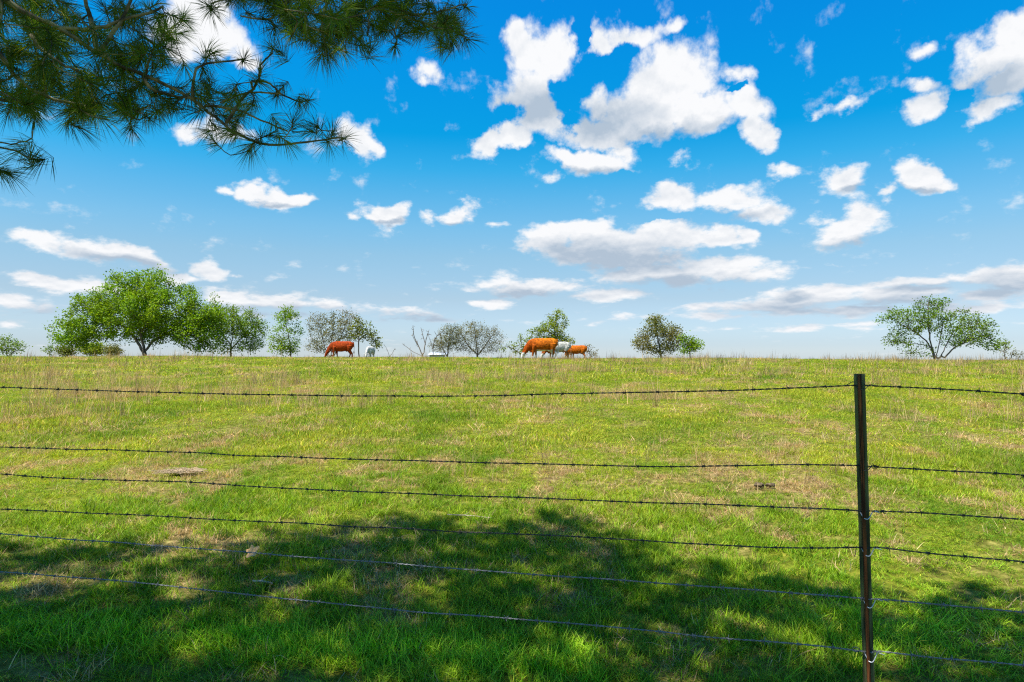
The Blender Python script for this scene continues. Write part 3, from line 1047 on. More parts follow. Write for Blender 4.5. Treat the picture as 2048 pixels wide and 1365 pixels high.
make_tree('shrub', 'shrub', 'brown twiggy weeds at the right foot of the lone far right tree', 2018, 50,
          [[(2010, 716), (2008, 704)], [(2022, 716), (2026, 704)], [(2040, 716), (2042, 706)]],
          [(2010, 702, 12, 10), (2028, 706, 14, 8), (2042, 708, 8, 6)], 120, L_dull, 2, .07, 21, step=.14, tip=.009, spread=.06)

# ------------------------------------------------------------------ cattle
def ell_tube(P, ra, rb, k=14):
    """loft of upright ellipses; ra = half width sideways (y), rb = half height across"""
    P = np.asarray(P, float)
    n = len(P)
    D = np.gradient(P, axis=0)
    D /= np.linalg.norm(D, axis=1, keepdims=True)
    S = np.tile([[0, 1.0, 0]], (n, 1))
    S -= D * (S * D).sum(1, keepdims=True)
    S /= np.linalg.norm(S, axis=1, keepdims=True)
    U = np.cross(S, D)
    t = np.arange(k) * 2 * math.pi / k
    V = (P[:, None] + S[:, None] * (np.asarray(ra)[:, None] * np.cos(t)[None])[:, :, None] + U[:, None] * (np.asarray(rb)[:, None] * np.sin(t)[None])[:, :, None]).reshape(-1, 3)
    i = np.arange(k)
    q = np.stack([i, (i + 1) % k, k + (i + 1) % k, k + i], 1)
    F = (q[None] + (np.arange(n - 1) * k)[:, None, None]).reshape(-1, 4)
    V = np.vstack([V, P[:1] - D[:1] * min(ra[0], rb[0]) * .5, P[-1:] + D[-1:] * min(ra[-1], rb[-1]) * .5])
    T = np.vstack([np.stack([(i + 1) % k, i, np.full(k, n * k)], 1), np.stack([(n - 1) * k + i, (n - 1) * k + (i + 1) % k, np.full(k, n * k + 1)], 1)])
    return V, F, T


def cow_mesh(seed=0, size=1.0, stance=0.0, tail=0.0):
    """grazing cow facing -x, hooves at z=0; one continuous surface"""
    a = Acc()
    T = [(.86, 1.10, .10, .10), (.82, 1.08, .20, .20), (.70, 1.05, .27, .27), (.50, 1.02, .29, .32), (.22, .97, .32, .36), (-.05, .94, .34, .385), (-.30, .945, .31, .38), (-.50, .985, .26, .35), (-.68, 1.0, .20, .28), (-.80, .99, .14, .2)]
    a.add(*ell_tube([(x, 0, z) for x, z, _, _ in T], [t[2] for t in T], [t[3] for t in T], 18))
    nk = [(-.55, 1.06, .18, .27), (-.75, .98, .155, .25), (-.95, .80, .125, .20), (-1.10, .60, .11, .155), (-1.18, .47, .10, .13)]
    a.add(*ell_tube([(x, 0, z) for x, z, _, _ in nk], [t[2] for t in nk], [t[3] for t in nk]))
    hd = [(-1.10, .56, .085, .08), (-1.17, .50, .115, .115), (-1.23, .40, .105, .115), (-1.28, .28, .078, .085), (-1.315, .18, .070, .068), (-1.33, .10, .072, .062), (-1.335, .06, .05, .045)]
    a.add(*ell_tube([(x, 0, z) for x, z, _, _ in hd], [t[2] for t in hd], [t[3] for t in hd]))
    for s in (-1, 1):
        # ears and horn boss
        a.add(*polytube([(-1.11, s * .09, .54), (-1.10, s * .17, .56), (-1.10, s * .25, .54), (-1.11, s * .31, .50)], [.03, .045, .045, .018], 8))
        st = stance * s
        f = [(-.50, .17, .92, .15), (-.52, .18, .72, .115), (-.52, .17, .55, .082), (-.53, .16, .42, .066), (-.53, .16, .28, .048), (-.535, .16, .14, .046), (-.56, .16, .05, .058), (-.57, .16, .0, .062)]
        P = [(x + st * .16 * (1 - z), s * y, z) for x, y, z, _ in f]
        a.add(*polytube(P, [q[3] for q in f], 10))
        h = [(.60, .15, .98, .22), (.58, .17, .82, .20), (.55, .18, .68, .150), (.62, .17, .55, .100), (.72, .16, .43, .072), (.71, .16, .30, .052), (.68, .16, .15, .048), (.65, .16, .05, .060), (.64, .16, .0, .064)]
        P = [(x - st * .18 * (1 - z), s * y, z) for x, y, z, _ in h]
        a.add(*polytube(P, [q[3] for q in h], 10))
    tl = [(.84, 0, 1.26), (.90, 0, 1.20), (.935, tail * .3, 1.0), (.93, tail, .75), (.92, tail, .55), (.92, tail, .40)]
    a.add(*polytube(catmull(tl, 18), np.interp(np.linspace(0, 1, 19), [0, .2, .75, .88, 1], [.05, .028, .022, .05, .02]), 8))
    a.add(*ell_tube([(.45, 0, .72), (.36, 0, .62), (.26, 0, .66)], [.10, .11, .06], [.06, .09, .05], 10))
    a.add(*ell_tube([(-.86, 0, .72), (-.72, 0, .60), (-.58, 0, .62)], [.05, .06, .05], [.10, .12, .12], 10))
    V = np.concatenate(a.V)
    me = bpy.data.meshes.new('body_raw')
    faces = [tuple(f) for q in a.Q for f in q.tolist()] + [tuple(f) for q in a.T for f in q.tolist()]
    me.from_pydata(V.tolist(), [], faces)
    o = bpy.data.objects.new('body_raw', me)
    COL.objects.link(o)
    md = o.modifiers.new('r', 'REMESH')
    md.mode = 'VOXEL'
    md.voxel_size = .02
    sm = o.modifiers.new('s', 'SMOOTH')
    sm.iterations = 4
    sm.factor = .5
    dg = bpy.context.evaluated_depsgraph_get()
    me2 = bpy.data.meshes.new_from_object(o.evaluated_get(dg))
    COL.objects.unlink(o)
    bpy.data.objects.remove(o)
    n = len(me2.vertices)
    co = np.zeros(n * 3)
    me2.vertices.foreach_get('co', co)
    me2.polygons.foreach_set('use_smooth', np.ones(len(me2.polygons), dtype=bool))
    return me2, co.reshape(-1, 3)


m, nt, out = new_mat('cow_coat')
b = node(nt, 'ShaderNodeBsdfPrincipled')
b.inputs['Roughness'].default_value = .75
b.inputs['Specular IOR Level'].default_value = .08
ta = node(nt, 'ShaderNodeAttribute', attribute_name='tone')
tcc = node(nt, 'ShaderNodeTexCoord')
nn = node(nt, 'ShaderNodeTexNoise')
nn.inputs['Scale'].default_value = 9
nn.inputs['Detail'].default_value = 6
nt.links.new(tcc.outputs['Object'], nn.inputs['Vector'])
mrr = node(nt, 'ShaderNodeMapRange')
mrr.inputs[1].default_value = .3
mrr.inputs[2].default_value = .7
mrr.inputs[3].default_value = .45
mrr.inputs[4].default_value = 1.45
nt.links.new(nn.outputs['Fac'], mrr.inputs[0])
vm = node(nt, 'ShaderNodeVectorMath', operation='SCALE')
nt.links.new(ta.outputs['Color'], vm.inputs[0])
nt.links.new(mrr.outputs[0], vm.inputs['Scale'])
nt.links.new(vm.outputs[0], b.inputs['Base Color'])
nt.links.new(b.outputs[0], out.inputs[0])
M_cow = m
M_hoof = simple_mat('dark_hoof_and_eye', (.012, .010, .008), (.03, .025, .02), scale=10, rough=.4)


def cow(px, D, turn, size, coat, label, stance, tail=0.0, cat='cow', seed=0):
    x = ray(px, 712)[0] * D
    z = float(ground_z(x, D))
    root = empty('cow', (x, D, z - .10))
    root.rotation_euler = (0, 0, turn)
    root.scale = (size * .93, size, size)
    tag(root, label, cat, 'cattle grazing on the crest')
    me, co = cow_mesh(seed, 1, stance, tail)
    X, Y_, Z = co.T
    nz_ = vn2(X + 10, Z * 1.3 + Y_ * .8, .22, seed) * .6 + vn2(X + 3, Z + Y_, .08, seed + 3) * .4
    c = coat(X, Y_, Z, nz_)
    ca = me.attributes.new('tone', 'FLOAT_COLOR', 'POINT')
    ca.data.foreach_set('color', np.hstack([c, np.ones((len(c), 1))]).astype(np.float32).ravel())
    me.materials.clear()
    me.materials.append(M_cow)
    me.name = 'body'
    bo = bpy.data.objects.new('body', me)
    bo.parent = root
    COL.objects.link(bo)
    for s in (-1, 1):
        V, Q, T = ell_tube([(-1.235, s * .098, .41), (-1.235, s * .104, .395), (-1.24, s * .100, .38)], [.012, .018, .012], [.014, .02, .014], 8)
        mesh_np('eye', V, [Q, T], M_hoof, root, smooth=True)
    for s in (-1, 1):
        for hx0, k in ((-.575, .16), (.64, -.18)):
            xx = hx0 + stance * s * k
            V, Q, T = polytube([(xx, s * .16, .075), (xx, s * .16, .04), (xx - .01, s * .16, 0)], [.056, .066, .072], 10)
            mesh_np('hoof', V, [Q, T], M_hoof, root, smooth=True)
    return root


def mixc(a, b_, t):
    t = np.clip(t, 0, 1)[:, None]
    return np.asarray(a) * (1 - t) + np.asarray(b_) * t


WHITE = (.72, .68, .62)
sst = lambda v, lo, hi: np.clip((v - lo) / (hi - lo), 0, 1)


def coat_red(X, Y_, Z, n):
    c = mixc((.22, .026, .003), (.34, .048, .005), n * 1.2)
    c = mixc(c, (.20, .035, .008), sst(-X, .6, .9) * .4)
    return mixc(c, WHITE, sst(n, .74, .8) * sst(.75 - Z, 0, .1) * .7)


def coat_orange(X, Y_, Z, n):
    c = mixc((.32, .066, .003), (.50, .14, .005), sst(Z, .9, 1.3) * .7 + n * .4)  # lighter towards the back: sunlit top put into the coat colour
    c = mixc(c, (.32, .048, .003), sst(-X, -.1, .9) * .7)
    face = sst(-X, 1.10, 1.14) * sst(.50 - Z, -.02, .03)
    belly = sst(.60 - Z + n * .10, -.02, .02) * sst(X, -.45, -.35) * sst(.62 - X, 0, .05)
    legs = sst(.34 - Z + (n - .5) * .3, 0, .04)
    tailw = sst(X, .90, .915) * sst(1.15 - Z, 0, .1)
    rear = sst(X, .70, .76) * sst(.66 - Z, 0, .1) * .8
    return mixc(c, WHITE, np.maximum.reduce([face, belly, legs, tailw, rear]))


def coat_orange2(X, Y_, Z, n):
    c = mixc((.33, .068, .003), (.48, .125, .005), n * .8)
    face = sst(-X, 1.12, 1.16) * sst(.48 - Z, -.02, .03)
    legs = sst(.22 - Z + (n - .5) * .2, 0, .04)
    return mixc(c, WHITE, np.maximum(face, legs))


def coat_white(X, Y_, Z, n):
    return mixc((.40, .40, .35), (.60, .58, .54), n)


def coat_pied(X, Y_, Z, n):
    pat = np.maximum(sst(-X, .25, .32) * sst(1.10 - Z, -.02, .05), sst(.62 - Z + n * .2, 0, .03) * sst(X, .3, .4))
    c = mixc((.38, .37, .32), (.30, .075, .012), pat * sst(n, .2, .3))
    face = sst(-X, 1.10, 1.14) * sst(.50 - Z, -.02, .03)
    return mixc(c, WHITE, face)


cow(684, 45.5, 0.0, .92, coat_red, 'dark red cow grazing with its head down to the left', 1.0, .04, seed=1)
cow(740, 47.0, R(82), .68, coat_white, 'small white cow seen from behind, right of the dark red cow', -.3, .02, seed=2)
cow(1086, 43.0, R(-4), 1.10, coat_orange, 'orange cow with white face and white tail, nearest of the three at the middle', .9, .05, seed=3)
cow(1117, 45.5, R(6), .96, coat_pied, 'white and brown cow mostly hidden behind the orange white faced cow', -.6, 0, seed=4)
cow(1155, 47.5, R(-24), .80, coat_orange2, 'plain orange cow, rightmost of the herd, rump towards the right', .6, .03, seed=5)

# low pale shed seen over the crest beside the bare trees
sx = ray(877, 712)[0] * 70
sz = float(ground_z(sx, 70))
top = at(877, 706, 70)[2]
root = empty('shed', (sx, 70, sz))
tag(root, 'low pale roofed shed just showing over the crest behind the bare trees', 'shed')
M_roof = simple_mat('pale_metal_roof', (.55, .58, .62), (.66, .69, .72), scale=3, rough=.5, metal=.0)
M_wall = simple_mat('pale_boards', (.42, .44, .45), (.55, .57, .58), scale=4, rough=.8)
w, d, h = .78, 1.2, top - sz
a = Acc()
Vb = np.array([(-w, -d, 0), (w, -d, 0), (w, d, 0), (-w, d, 0), (-w, -d, h - .25), (w, -d, h - .25), (w, d, h - .1), (-w, d, h - .1)], float)
a.add(Vb, [(0, 1, 5, 4), (1, 2, 6, 5), (2, 3, 7, 6), (3, 0, 4, 7), (3, 2, 1, 0), (4, 5, 6, 7)])
a.build('wall', M_wall, root)
a = Acc()
e = .14
Vr = np.array([(-w - e, -d - e, h - .24), (w + e, -d - e, h - .24), (w + e, d + e, h + .02), (-w - e, d + e, h + .02)], float)
a.add(np.vstack([Vr, Vr + (0, 0, .06)]), [(3, 2, 1, 0), (4, 5, 6, 7), (0, 1, 5, 4), (1, 2, 6, 5), (2, 3, 7, 6), (3, 0, 4, 7)])
a.build('roof', M_roof, root)

# ------------------------------------------------------------------ fence
def fence_depth(px):
    return 1.0 / (.2915 + 7.25e-5 * px)


M_postgreen = simple_mat('old_green_post_paint', (.036, .036, .018), (.14, .155, .06), scale=60, rough=.75, bump=.3, stretch=(1, 1, .12), metal=.0, spec=.15)
M_rust = simple_mat('rusted_steel', (.03, .014, .007), (.36, .12, .035), scale=70, rough=.85, bump=.5, stretch=(1, 1, .08), thr=(.42, .72), spec=.12)
M_wire = simple_mat('weathered_dark_wire', (.020, .020, .018), (.085, .080, .070), scale=140, rough=.6, metal=.3)
M_wireg = simple_mat('galvanised_wire', (.10, .10, .10), (.28, .28, .28), scale=140, rough=.5, metal=.3)
M_clip = simple_mat('bright_tie_wire', (.45, .46, .48), (.65, .66, .68), scale=60, rough=.35, metal=.5)

DP = fence_depth(1727)
ptop = at(1718.5, 748, DP)
pmid = at(1738, 1365, DP)
dirp = (pmid - ptop) / np.linalg.norm(pmid - ptop)
Lp = (ptop[2] - (float(ground_z(ptop[0], DP)) - .35)) / -dirp[2]
post = empty('fence_post', ptop)
tag(post, 'dark rusty steel T post with faded green edges holding the barbed wires', 'fence post')
vw = (ptop - EYE) * np.array([1, 1, 0])
vw /= np.linalg.norm(vw)
Y_ax = vw - dirp * vw.dot(dirp)
Y_ax /= np.linalg.norm(Y_ax)
X_ = np.cross(Y_ax, -dirp)
if X_[0] < 0:
    X_ = -X_


def extrude(profile, z0, z1, n=24, seed=0):
    """profile (x sideways, y away) swept down the post"""
    rg = np.random.default_rng(seed)
    pr = np.array(profile)
    k = len(pr)
    zs = np.linspace(z0, z1, n)
    V = []
    for z in zs:
        V.append(dirp * z + X_ * (pr[:, :1] + rg.normal(0, .00015)) + Y_ax * pr[:, 1:])
    V = np.vstack(V)
    i = np.arange(k)
    q = np.stack([i, (i + 1) % k, k + (i + 1) % k, k + i], 1)
    F = (q[None] + (np.arange(n - 1) * k)[:, None, None]).reshape(-1, 4)
    c0 = len(V)
    V = np.vstack([V, dirp * z0 + X_ * pr[:, 0].mean() + Y_ax * pr[:, 1].mean()])
    T = np.stack([(i + 1) % k, i, np.full(k, c0)], 1)
    return V, [F, T]


V, F = extrude([(-.0178, .004), (-.0170, .000), (-.0075, -.0015), (.0075, -.0015), (.0170, .000), (.0178, .004), (.0165, .0065), (-.0165, .0065)], 0, Lp)
mesh_np('flange', V, F, M_postgreen, post)
V, F = extrude([(-.0068, -.0012), (-.0040, -.0300), (.0005, -.0318), (.0050, -.0300), (.0068, -.0012)], .0015, Lp, seed=2)
mesh_np('web', V, F, M_rust, post)
stud_me = None
for zz in np.arange(.05, Lp - .3, .054):
    V, Q, T = polytube([X_ * -.009, X_ * .009], [.0045, .0045], 8)
    if stud_me is None:
        so_ = mesh_np('stud', V, [Q, T], M_postgreen, post)
        stud_me = so_.data
    else:
        so_ = bpy.data.objects.new('stud', stud_me)
        so_.parent = post
        COL.objects.link(so_)
    so_.location = dirp * zz + Y_ax * .0082

WIRES = [
    # points of each strand (x, y in the picture); the last field says whether it is galvanised
    ('dark topmost barbed wire sagging left of the steel post', [(-60, 774), (0, 775), (350, 786), (560, 790), (830, 793), (1150, 788), (1450, 781), (1700, 772), (1724, 772), (1742, 773), (1890, 779), (2048, 788), (2110, 792)], 0),
    ('dark barbed wire, second from the top', [(-60, 892), (0, 895), (350, 905), (600, 916), (850, 922), (1100, 929), (1300, 933), (1480, 932), (1712, 930), (1730, 932), (1745, 933), (1850, 939), (2048, 952), (2110, 957)], 0),
    ('dark barbed wire, third from the top, tied to the post with bright wire', [(-60, 944), (0, 948), (140, 958), (370, 964), (520, 973), (700, 982), (1050, 996), (1400, 1009), (1600, 1017), (1715, 1023), (1732, 1024), (1760, 1024), (1880, 1029), (2048, 1039), (2110, 1043)], 0),
    ('dark barbed wire, third from the bottom, just above the shadow edge', [(-60, 1013), (0, 1018), (130, 1024), (380, 1036), (700, 1053), (1050, 1070), (1400, 1088), (1600, 1097), (1715, 1096), (1735, 1097), (1760, 1096), (1880, 1110), (2048, 1124), (2110, 1130)], 0),
    ('grey galvanised barbed wire, second from the bottom, crossing the shaded grass', [(-60, 1063), (0, 1069), (300, 1090), (700, 1121), (1050, 1147), (1400, 1173), (1600, 1187), (1712, 1196), (1738, 1199), (1765, 1199), (1900, 1211), (2048, 1224), (2110, 1230)], 1),
    ('grey galvanised barbed wire, lowest, nearest the ground', [(-60, 1140), (0, 1145), (300, 1168), (700, 1212), (1050, 1240), (1400, 1272), (1600, 1289), (1715, 1303), (1741, 1306), (1768, 1304), (1900, 1318), (2048, 1333), (2110, 1340)], 1),
]
barb_me = {}
for wi, (label, P2, galv) in enumerate(WIRES):
    rg = np.random.default_rng(500 + wi)
    mat = M_wireg if galv else M_wire
    P = np.array([at(x, y, fence_depth(x) - .002) for x, y in P2])
    # run on past the picture to both sides along the fence line
    run = P[1] - P[0]
    lft = np.array([at(-60, P2[0][1], fence_depth(-60)) + np.array([-k, .30 * k, 0]) * 1.0 for k in (6.0, 4.0, 2.0)])
    dl = (at(0, 700, fence_depth(0)) - at(1024, 700, fence_depth(1024)))
    dl = dl / abs(dl[0])
    lft = np.array([P[0] + np.array([dl[0], dl[1], .010]) * k for k in (4.5, 2.5, 1.0)])
    rgt = np.array([P[-1] - np.array([dl[0], dl[1], -.004]) * k for k in (1.0, 2.5, 4.0)])
    C = catmull(np.vstack([lft, P, rgt]), 1500)
    s = np.concatenate([[0], np.cumsum(np.linalg.norm(np.diff(C, axis=0), axis=1))])
    ns = int(s[-1] / .0065)
    u = np.linspace(0, s[-1], ns)
    C = np.stack([np.interp(u, s, C[:, i]) for i in range(3)], 1)
    C[:, 2] += (vn2(u, u * 0 + wi, .23, 50 + wi) - .5) * .006
    T = np.gradient(C, axis=0)
    A, B = frames(T)
    root = tag(empty('barbed_wire', C[ns // 2]), label, 'barbed wire', 'barbed wires of the fence')
    o0 = C[ns // 2]
    rad = .00155 if galv else .00150
    for ph in (0, math.pi):
        th = u / .052 * 2 * math.pi + ph
        S_ = C + (A * np.cos(th)[:, None] + B * np.sin(th)[:, None]) * rad * 1.05
        V, Q, Tt = polytube(S_ - o0, rad, 5)
        mesh_np('strand', V, [Q, Tt], mat, root, smooth=True)
    # barbs: short wire coiled round the strands with four points
    if mat.name not in barb_me:
        a = Acc()
        t = np.linspace(0, 2 * math.pi * 2.2, 34)
        a.add(*polytube(np.stack([np.linspace(-.0045, .0045, 34), np.cos(t) * .0042, np.sin(t) * .0042], 1), .0011, 5))
        for sx_, an in ((-.0045, .6), (-.003, 3.6), (.003, 2.3), (.0045, 5.3)):
            dd = np.array([0.12 if sx_ > 0 else -.12, math.cos(an), math.sin(an)])
            p0 = np.array([sx_, math.cos(an) * .003, math.sin(an) * .003])
            a.add(*polytube([p0, p0 + dd * .007, p0 + dd * .0125], [.0011, .0009, .0003], 5))
        ob = a.build('barb', mat, None, link=False)
        barb_me[mat.name] = ob.data
    pos = .1 + rg.random() * .1
    nb = 0
    while pos < s[-1] - .1 and nb < 98:
        i = min(int(pos / s[-1] * (ns - 1)), ns - 2)
        bo = bpy.data.objects.new('barb', barb_me[mat.name])
        d = Vector(C[i + 1] - C[i]).normalized()
        q = d.to_track_quat('X', 'Z')
        bo.rotation_mode = 'QUATERNION'
        bo.rotation_quaternion = q @ Matrix.Rotation(rg.random() * 6.28, 3, 'X').to_quaternion()
        bo.location = C[i] - o0
        bo.parent = root
        COL.objects.link(bo)
        pos += .112 + rg.random() * .014
        nb += 1
    # tie wire that clips this strand to the post
    cx = P2[[k for k, q in enumerate(P2) if q[0] > 1720][0]]
    c = at(cx[0], cx[1], DP) - ptop
    bright = wi >= 2
    cm = M_clip if bright else M_wire
    dip = .016 if bright else .010
    loop = [c + X_ * -.034 + Y_ax * .001 + (0, 0, .001), c + X_ * -.026 + Y_ax * -.004, c + X_ * -.0215 + Y_ax * .002 + (0, 0, .001), c + X_ * -.016 + Y_ax * -.012 + (0, 0, -.004), c + X_ * -.006 + Y_ax * -.034 + (0, 0, -dip), c + X_ * .006 + Y_ax * -.034 + (0, 0, -dip - .001), c + X_ * .016 + Y_ax * -.012 + (0, 0, -.005),
            c + X_ * .0215 + Y_ax * .002 + (0, 0, .002), c + X_ * .030 + Y_ax * -.004 + (0, 0, .004), c + X_ * .042 + Y_ax * .002 + (0, 0, -.001)]
    V, Q, Tt = polytube(catmull(loop, 60), .0017 if bright else .0013, 6)
    mesh_np('tie_wire', V, [Q, Tt], cm, post, smooth=True)
    # loose tag ends of the ties
    if wi == 0:
        e_ = [c + X_ * -.020, c + X_ * -.026 + (0, 0, .013), c + X_ * -.034 + (0, 0, .012), c + X_ * -.052 + (0, 0, .001), c + X_ * -.075 + (0, 0, -.001)]
    elif wi == 1:
        e_ = [c + X_ * .022, c + X_ * .027 + (0, 0, -.008), c + X_ * .034 + (0, 0, -.009), c + X_ * .046 + Y_ax * -.01 + (0, 0, .009)]
    elif wi == 3:
        e_ = [c + X_ * -.030, c + X_ * -.034 + (0, 0, .003), c + X_ * -.036 + (0, 0, -.010), c + X_ * -.040 + Y_ax * -.01 + (0, 0, -.032)]
    elif wi == 5:
        t = np.linspace(0, 6.0, 14)
        e_ = [c + X_ * (-.045 + .012 * math.cos(q)) + (0, 0, .002 + .009 * math.sin(q)) + Y_ax * (.001 * q) for q in t] + [c + X_ * -.022 + (0, 0, .003)]
    else:
        e_ = [c + X_ * .024, c + X_ * .034 + (0, 0, .005), c + X_ * .050 + (0, 0, .003), c + X_ * .062 + Y_ax * -.004]
    V, Q, Tt = polytube(catmull(e_, 26), .0013, 6)
    mesh_np('tie_end', V, [Q, Tt], M_wireg if wi >= 4 else M_wire, post, smooth=True)

# ------------------------------------------------------------------ pine overhead
PINE = np.array([-5.2, .6, 0.0])
PINE[2] = float(ground_z(PINE[0], PINE[1]))
pine = empty('pine_tree', PINE)
tag(pine, 'overhanging pine whose long needled boughs hang into the top left of the photo', 'tree')
trunk_top = 11.5
tp = np.array([[0, 0, -.2], [.03, .02, 1.5], [-.02, .06, 4], [.05, 0, 7], [0, .05, 9.5], [.02, 0, trunk_top]])
tpc = catmull(tp, 40)
V, Q, T = polytube(tpc, np.interp(tpc[:, 2], [-.2, .3, 4, 9, trunk_top], [.34, .26, .20, .10, .03]), 14)
mesh_np('trunk', V, [Q, T], M_pinebark, pine, smooth=True)

M_needle = leaf_mat('pine_needles', (.062, .150, .010), trans=.42, rough=.5, spec=.2)


def tuft_needles(P, D, n, length, width, rg, back=.05):
    """fans of long needles at twig ends P pointing along D"""
    P, D = np.asarray(P), np.asarray(D)
    D = D / np.linalg.norm(D, axis=1, keepdims=True)
    A, B = frames(D)
    m_ = len(P)
    K = m_ * n
    rep = lambda q: np.repeat(q, n, axis=0)
    th = rg.random(K) * 2 * math.pi
    u = rg.random(K)
    ang = .25 + 1.05 * u ** .8                      # angle from the twig axis
    start = rep(P) - rep(D) * (back * u ** 1.0)[:, None]
    rad = rep(A) * np.cos(th)[:, None] + rep(B) * np.sin(th)[:, None]
    d = rep(D) * np.cos(ang)[:, None] + rad * np.sin(ang)[:, None]
    L_ = (length * np.repeat(.72 + .42 * rg.random(m_), n) * (.75 + .4 * rg.random(K)) * (1 - .15 * u))[:, None]
    d[:, 2] -= .10
    d /= np.linalg.norm(d, axis=1, keepdims=True)
    s = np.cross(d, rg.normal(size=(K, 3)))
    s /= np.linalg.norm(s, axis=1, keepdims=True)
    mid = start + d * L_ * .5
    end = start + d * L_ + np.array([0, 0, -1.0]) * L_ * .09
    w = width * .5
    V = np.stack([start - s * w, start + s * w, mid + s * w, mid - s * w, end], 1).reshape(-1, 3)
    b0 = np.arange(K) * 5
    Qn = np.stack([b0, b0 + 1, b0 + 2, b0 + 3], 1)
    Tn = np.stack([b0 + 3, b0 + 2, b0 + 4], 1)
    tt = np.repeat((.55 + .9 * rg.random(m_)), n) * (.7 + .6 * rg.random(K))
    old = rg.random(K) < .05
    c = np.stack([tt * (1 + .5 * rg.random(K)), tt, tt], 1)
    c[old] = np.array([4.5, 1.6, 1.5]) * tt[old, None]
    return V, Qn, Tn, np.repeat(c, 5, axis=0)


def bough(limbs, targets, seed, depth_fn, r_base, root_link=None, label=None, n_needles=70, length=.100):
    """limbs: picture polylines with depth; targets: twig ends. Builds branch wood and needles as parts of the pine."""
    rg = np.random.default_rng(seed)
    S, Dr, R_ = [], [], []
    a = Acc()
    for li, (pl, ra, rb) in enumerate(limbs):
        P = np.array([at(x, y, depth_fn(x, y) + (dz if len(q) else 0)) for (x, y, *q) in pl for dz in [q[0] if q else 0]])
        if root_link is not None and li == 0:
            P = np.vstack([root_link, P])
        C = catmull(P, max(8, int(np.linalg.norm(np.diff(P, axis=0), axis=1).sum() / .035)))
        C = C + rg.normal(0, .0022, C.shape)
        rr = np.linspace(ra, rb, len(C)) * (1 + rg.normal(0, .05, len(C)))
        a.add(*polytube(C - PINE, rr, 9))
        for p_, r__ in zip(C, rr):
            S.append(p_)
            R_.append(r__)
    S = list(S)
    ends, dirs = [], []
    Tg = [np.array(t) for t in targets]
    done = []
    # nearest first, so that twigs branch from twigs
    Sx = np.array(S)
    Tg.sort(key=lambda t: np.linalg.norm(Sx - t, axis=1).min())
    for t in Tg:
        Sx = np.array(S[-6000:])
        d = np.linalg.norm(Sx - t, axis=1) + .35 * np.maximum(0, np.abs(Sx[:, 0] - t[0]) * 0)
        j = int(d.argmin())
        p0 = Sx[j]
        r0 = min(.0052, (R_[-6000:][j]) * .7)
        dist = np.linalg.norm(t - p0)
        if dist < .03:
            ends.append(t); dirs.append(rg.normal(size=3)); continue
        side = rg.normal(0, .13 * dist, 3)
        mid = (p0 + t) / 2 + side + np.array([0, 0, -.06 * dist])
        C = catmull([p0, mid, t], max(4, int(dist / .03)))
        rr = np.linspace(r0, .0024, len(C))
        a.add(*polytube(C - PINE, rr, 6))
        S += list(C[1:])
        R_ += list(rr[1:])
        dd = C[-1] - C[-2]
        dd = dd / np.linalg.norm(dd) + np.array([0, 0, -.1])
        ends.append(t); dirs.append(dd)
        if dist > .16:                               # a second whorl part way along the twig
            k = int(len(C) * .55)
            ends.append(C[k]); dirs.append(C[k] - C[k - 1])
    wood = a.build('bough', M_pinebark if r_base > .01 else M_twig, pine, smooth=True)
    V, Qn, Tn, Cn = tuft_needles(np.array(ends) - PINE, np.array(dirs), n_needles, length, .0017, rg)
    mesh_np('needles', V, [Qn, Tn], M_needle, wood, col=Cn)
    return wood


LIMB_PX = catmull([(0, -5, 0), (60, 30, 0), (120, 58, 0), (195, 107, 0), (250, 135, 0), (330, 168, 0), (385, 200, 0), (445, 246, 0), (480, 272, 0)], 80)


def ell_targets(items, depth_fn, rg, dj=.35):
    out_ = []
    for cx, cy, rx, ry, n in items:
        for _ in range(int(n * 1.12)):
            t = rg.random() * 6.283
            q = math.sqrt(rg.random())
            x, y = cx + rx * q * math.cos(t), cy + ry * q * math.sin(t)
            if np.hypot(LIMB_PX[:, 0] - x, LIMB_PX[:, 1] - y).min() < 18:
                out_.append(at(x, y, depth_fn(x, y) + .2 + .2 * rg.random()))
                continue
            out_.append(at(x, y, depth_fn(x, y) + abs(rg.normal(0, dj)) * (1 if rg.random() < .8 else -.8) + .05))
    return out_


rgp = np.random.default_rng(77)
dA = lambda x, y: 2.35 + .0007 * x
tA = ell_targets([(60, 60, 110, 70, 60), (40, 150, 90, 60, 30), (120, 200, 80, 40, 22), (200, 170, 90, 60, 30), (250, 60, 80, 60, 26), (330, 40, 50, 40, 10), (290, 120, 70, 40, 16), (300, 200, 60, 35, 14),
                  (380, 170, 50, 40, 10), (240, 225, 40, 25, 6), (430, 240, 50, 25, 8), (480, 200, 40, 30, 6), (-60, 100, 60, 120, 20)], dA, rgp)
for x, y in ((430, 108), (418, 112), (490, 118), (545, 96), (560, 104), (520, 140), (560, 180), (612, 200), (555, 190), (520, 165), (600, 208), (585, 240), (555, 250), (620, 262), (655, 285), (668, 262), (690, 278), (632, 250),
             (425, 280), (500, 300), (510, 285), (265, 262), (215, 240), (160, 255), (160, 230), (70, 238), (40, 215), (135, 245), (300, 240), (320, 225), (470, 180), (450, 200), (460, 270), (540, 270), (575, 285), (350, 210), (390, 225), (15, 230)):
    tA.append(at(x, y, dA(x, y) + rgp.normal(0, .08)))
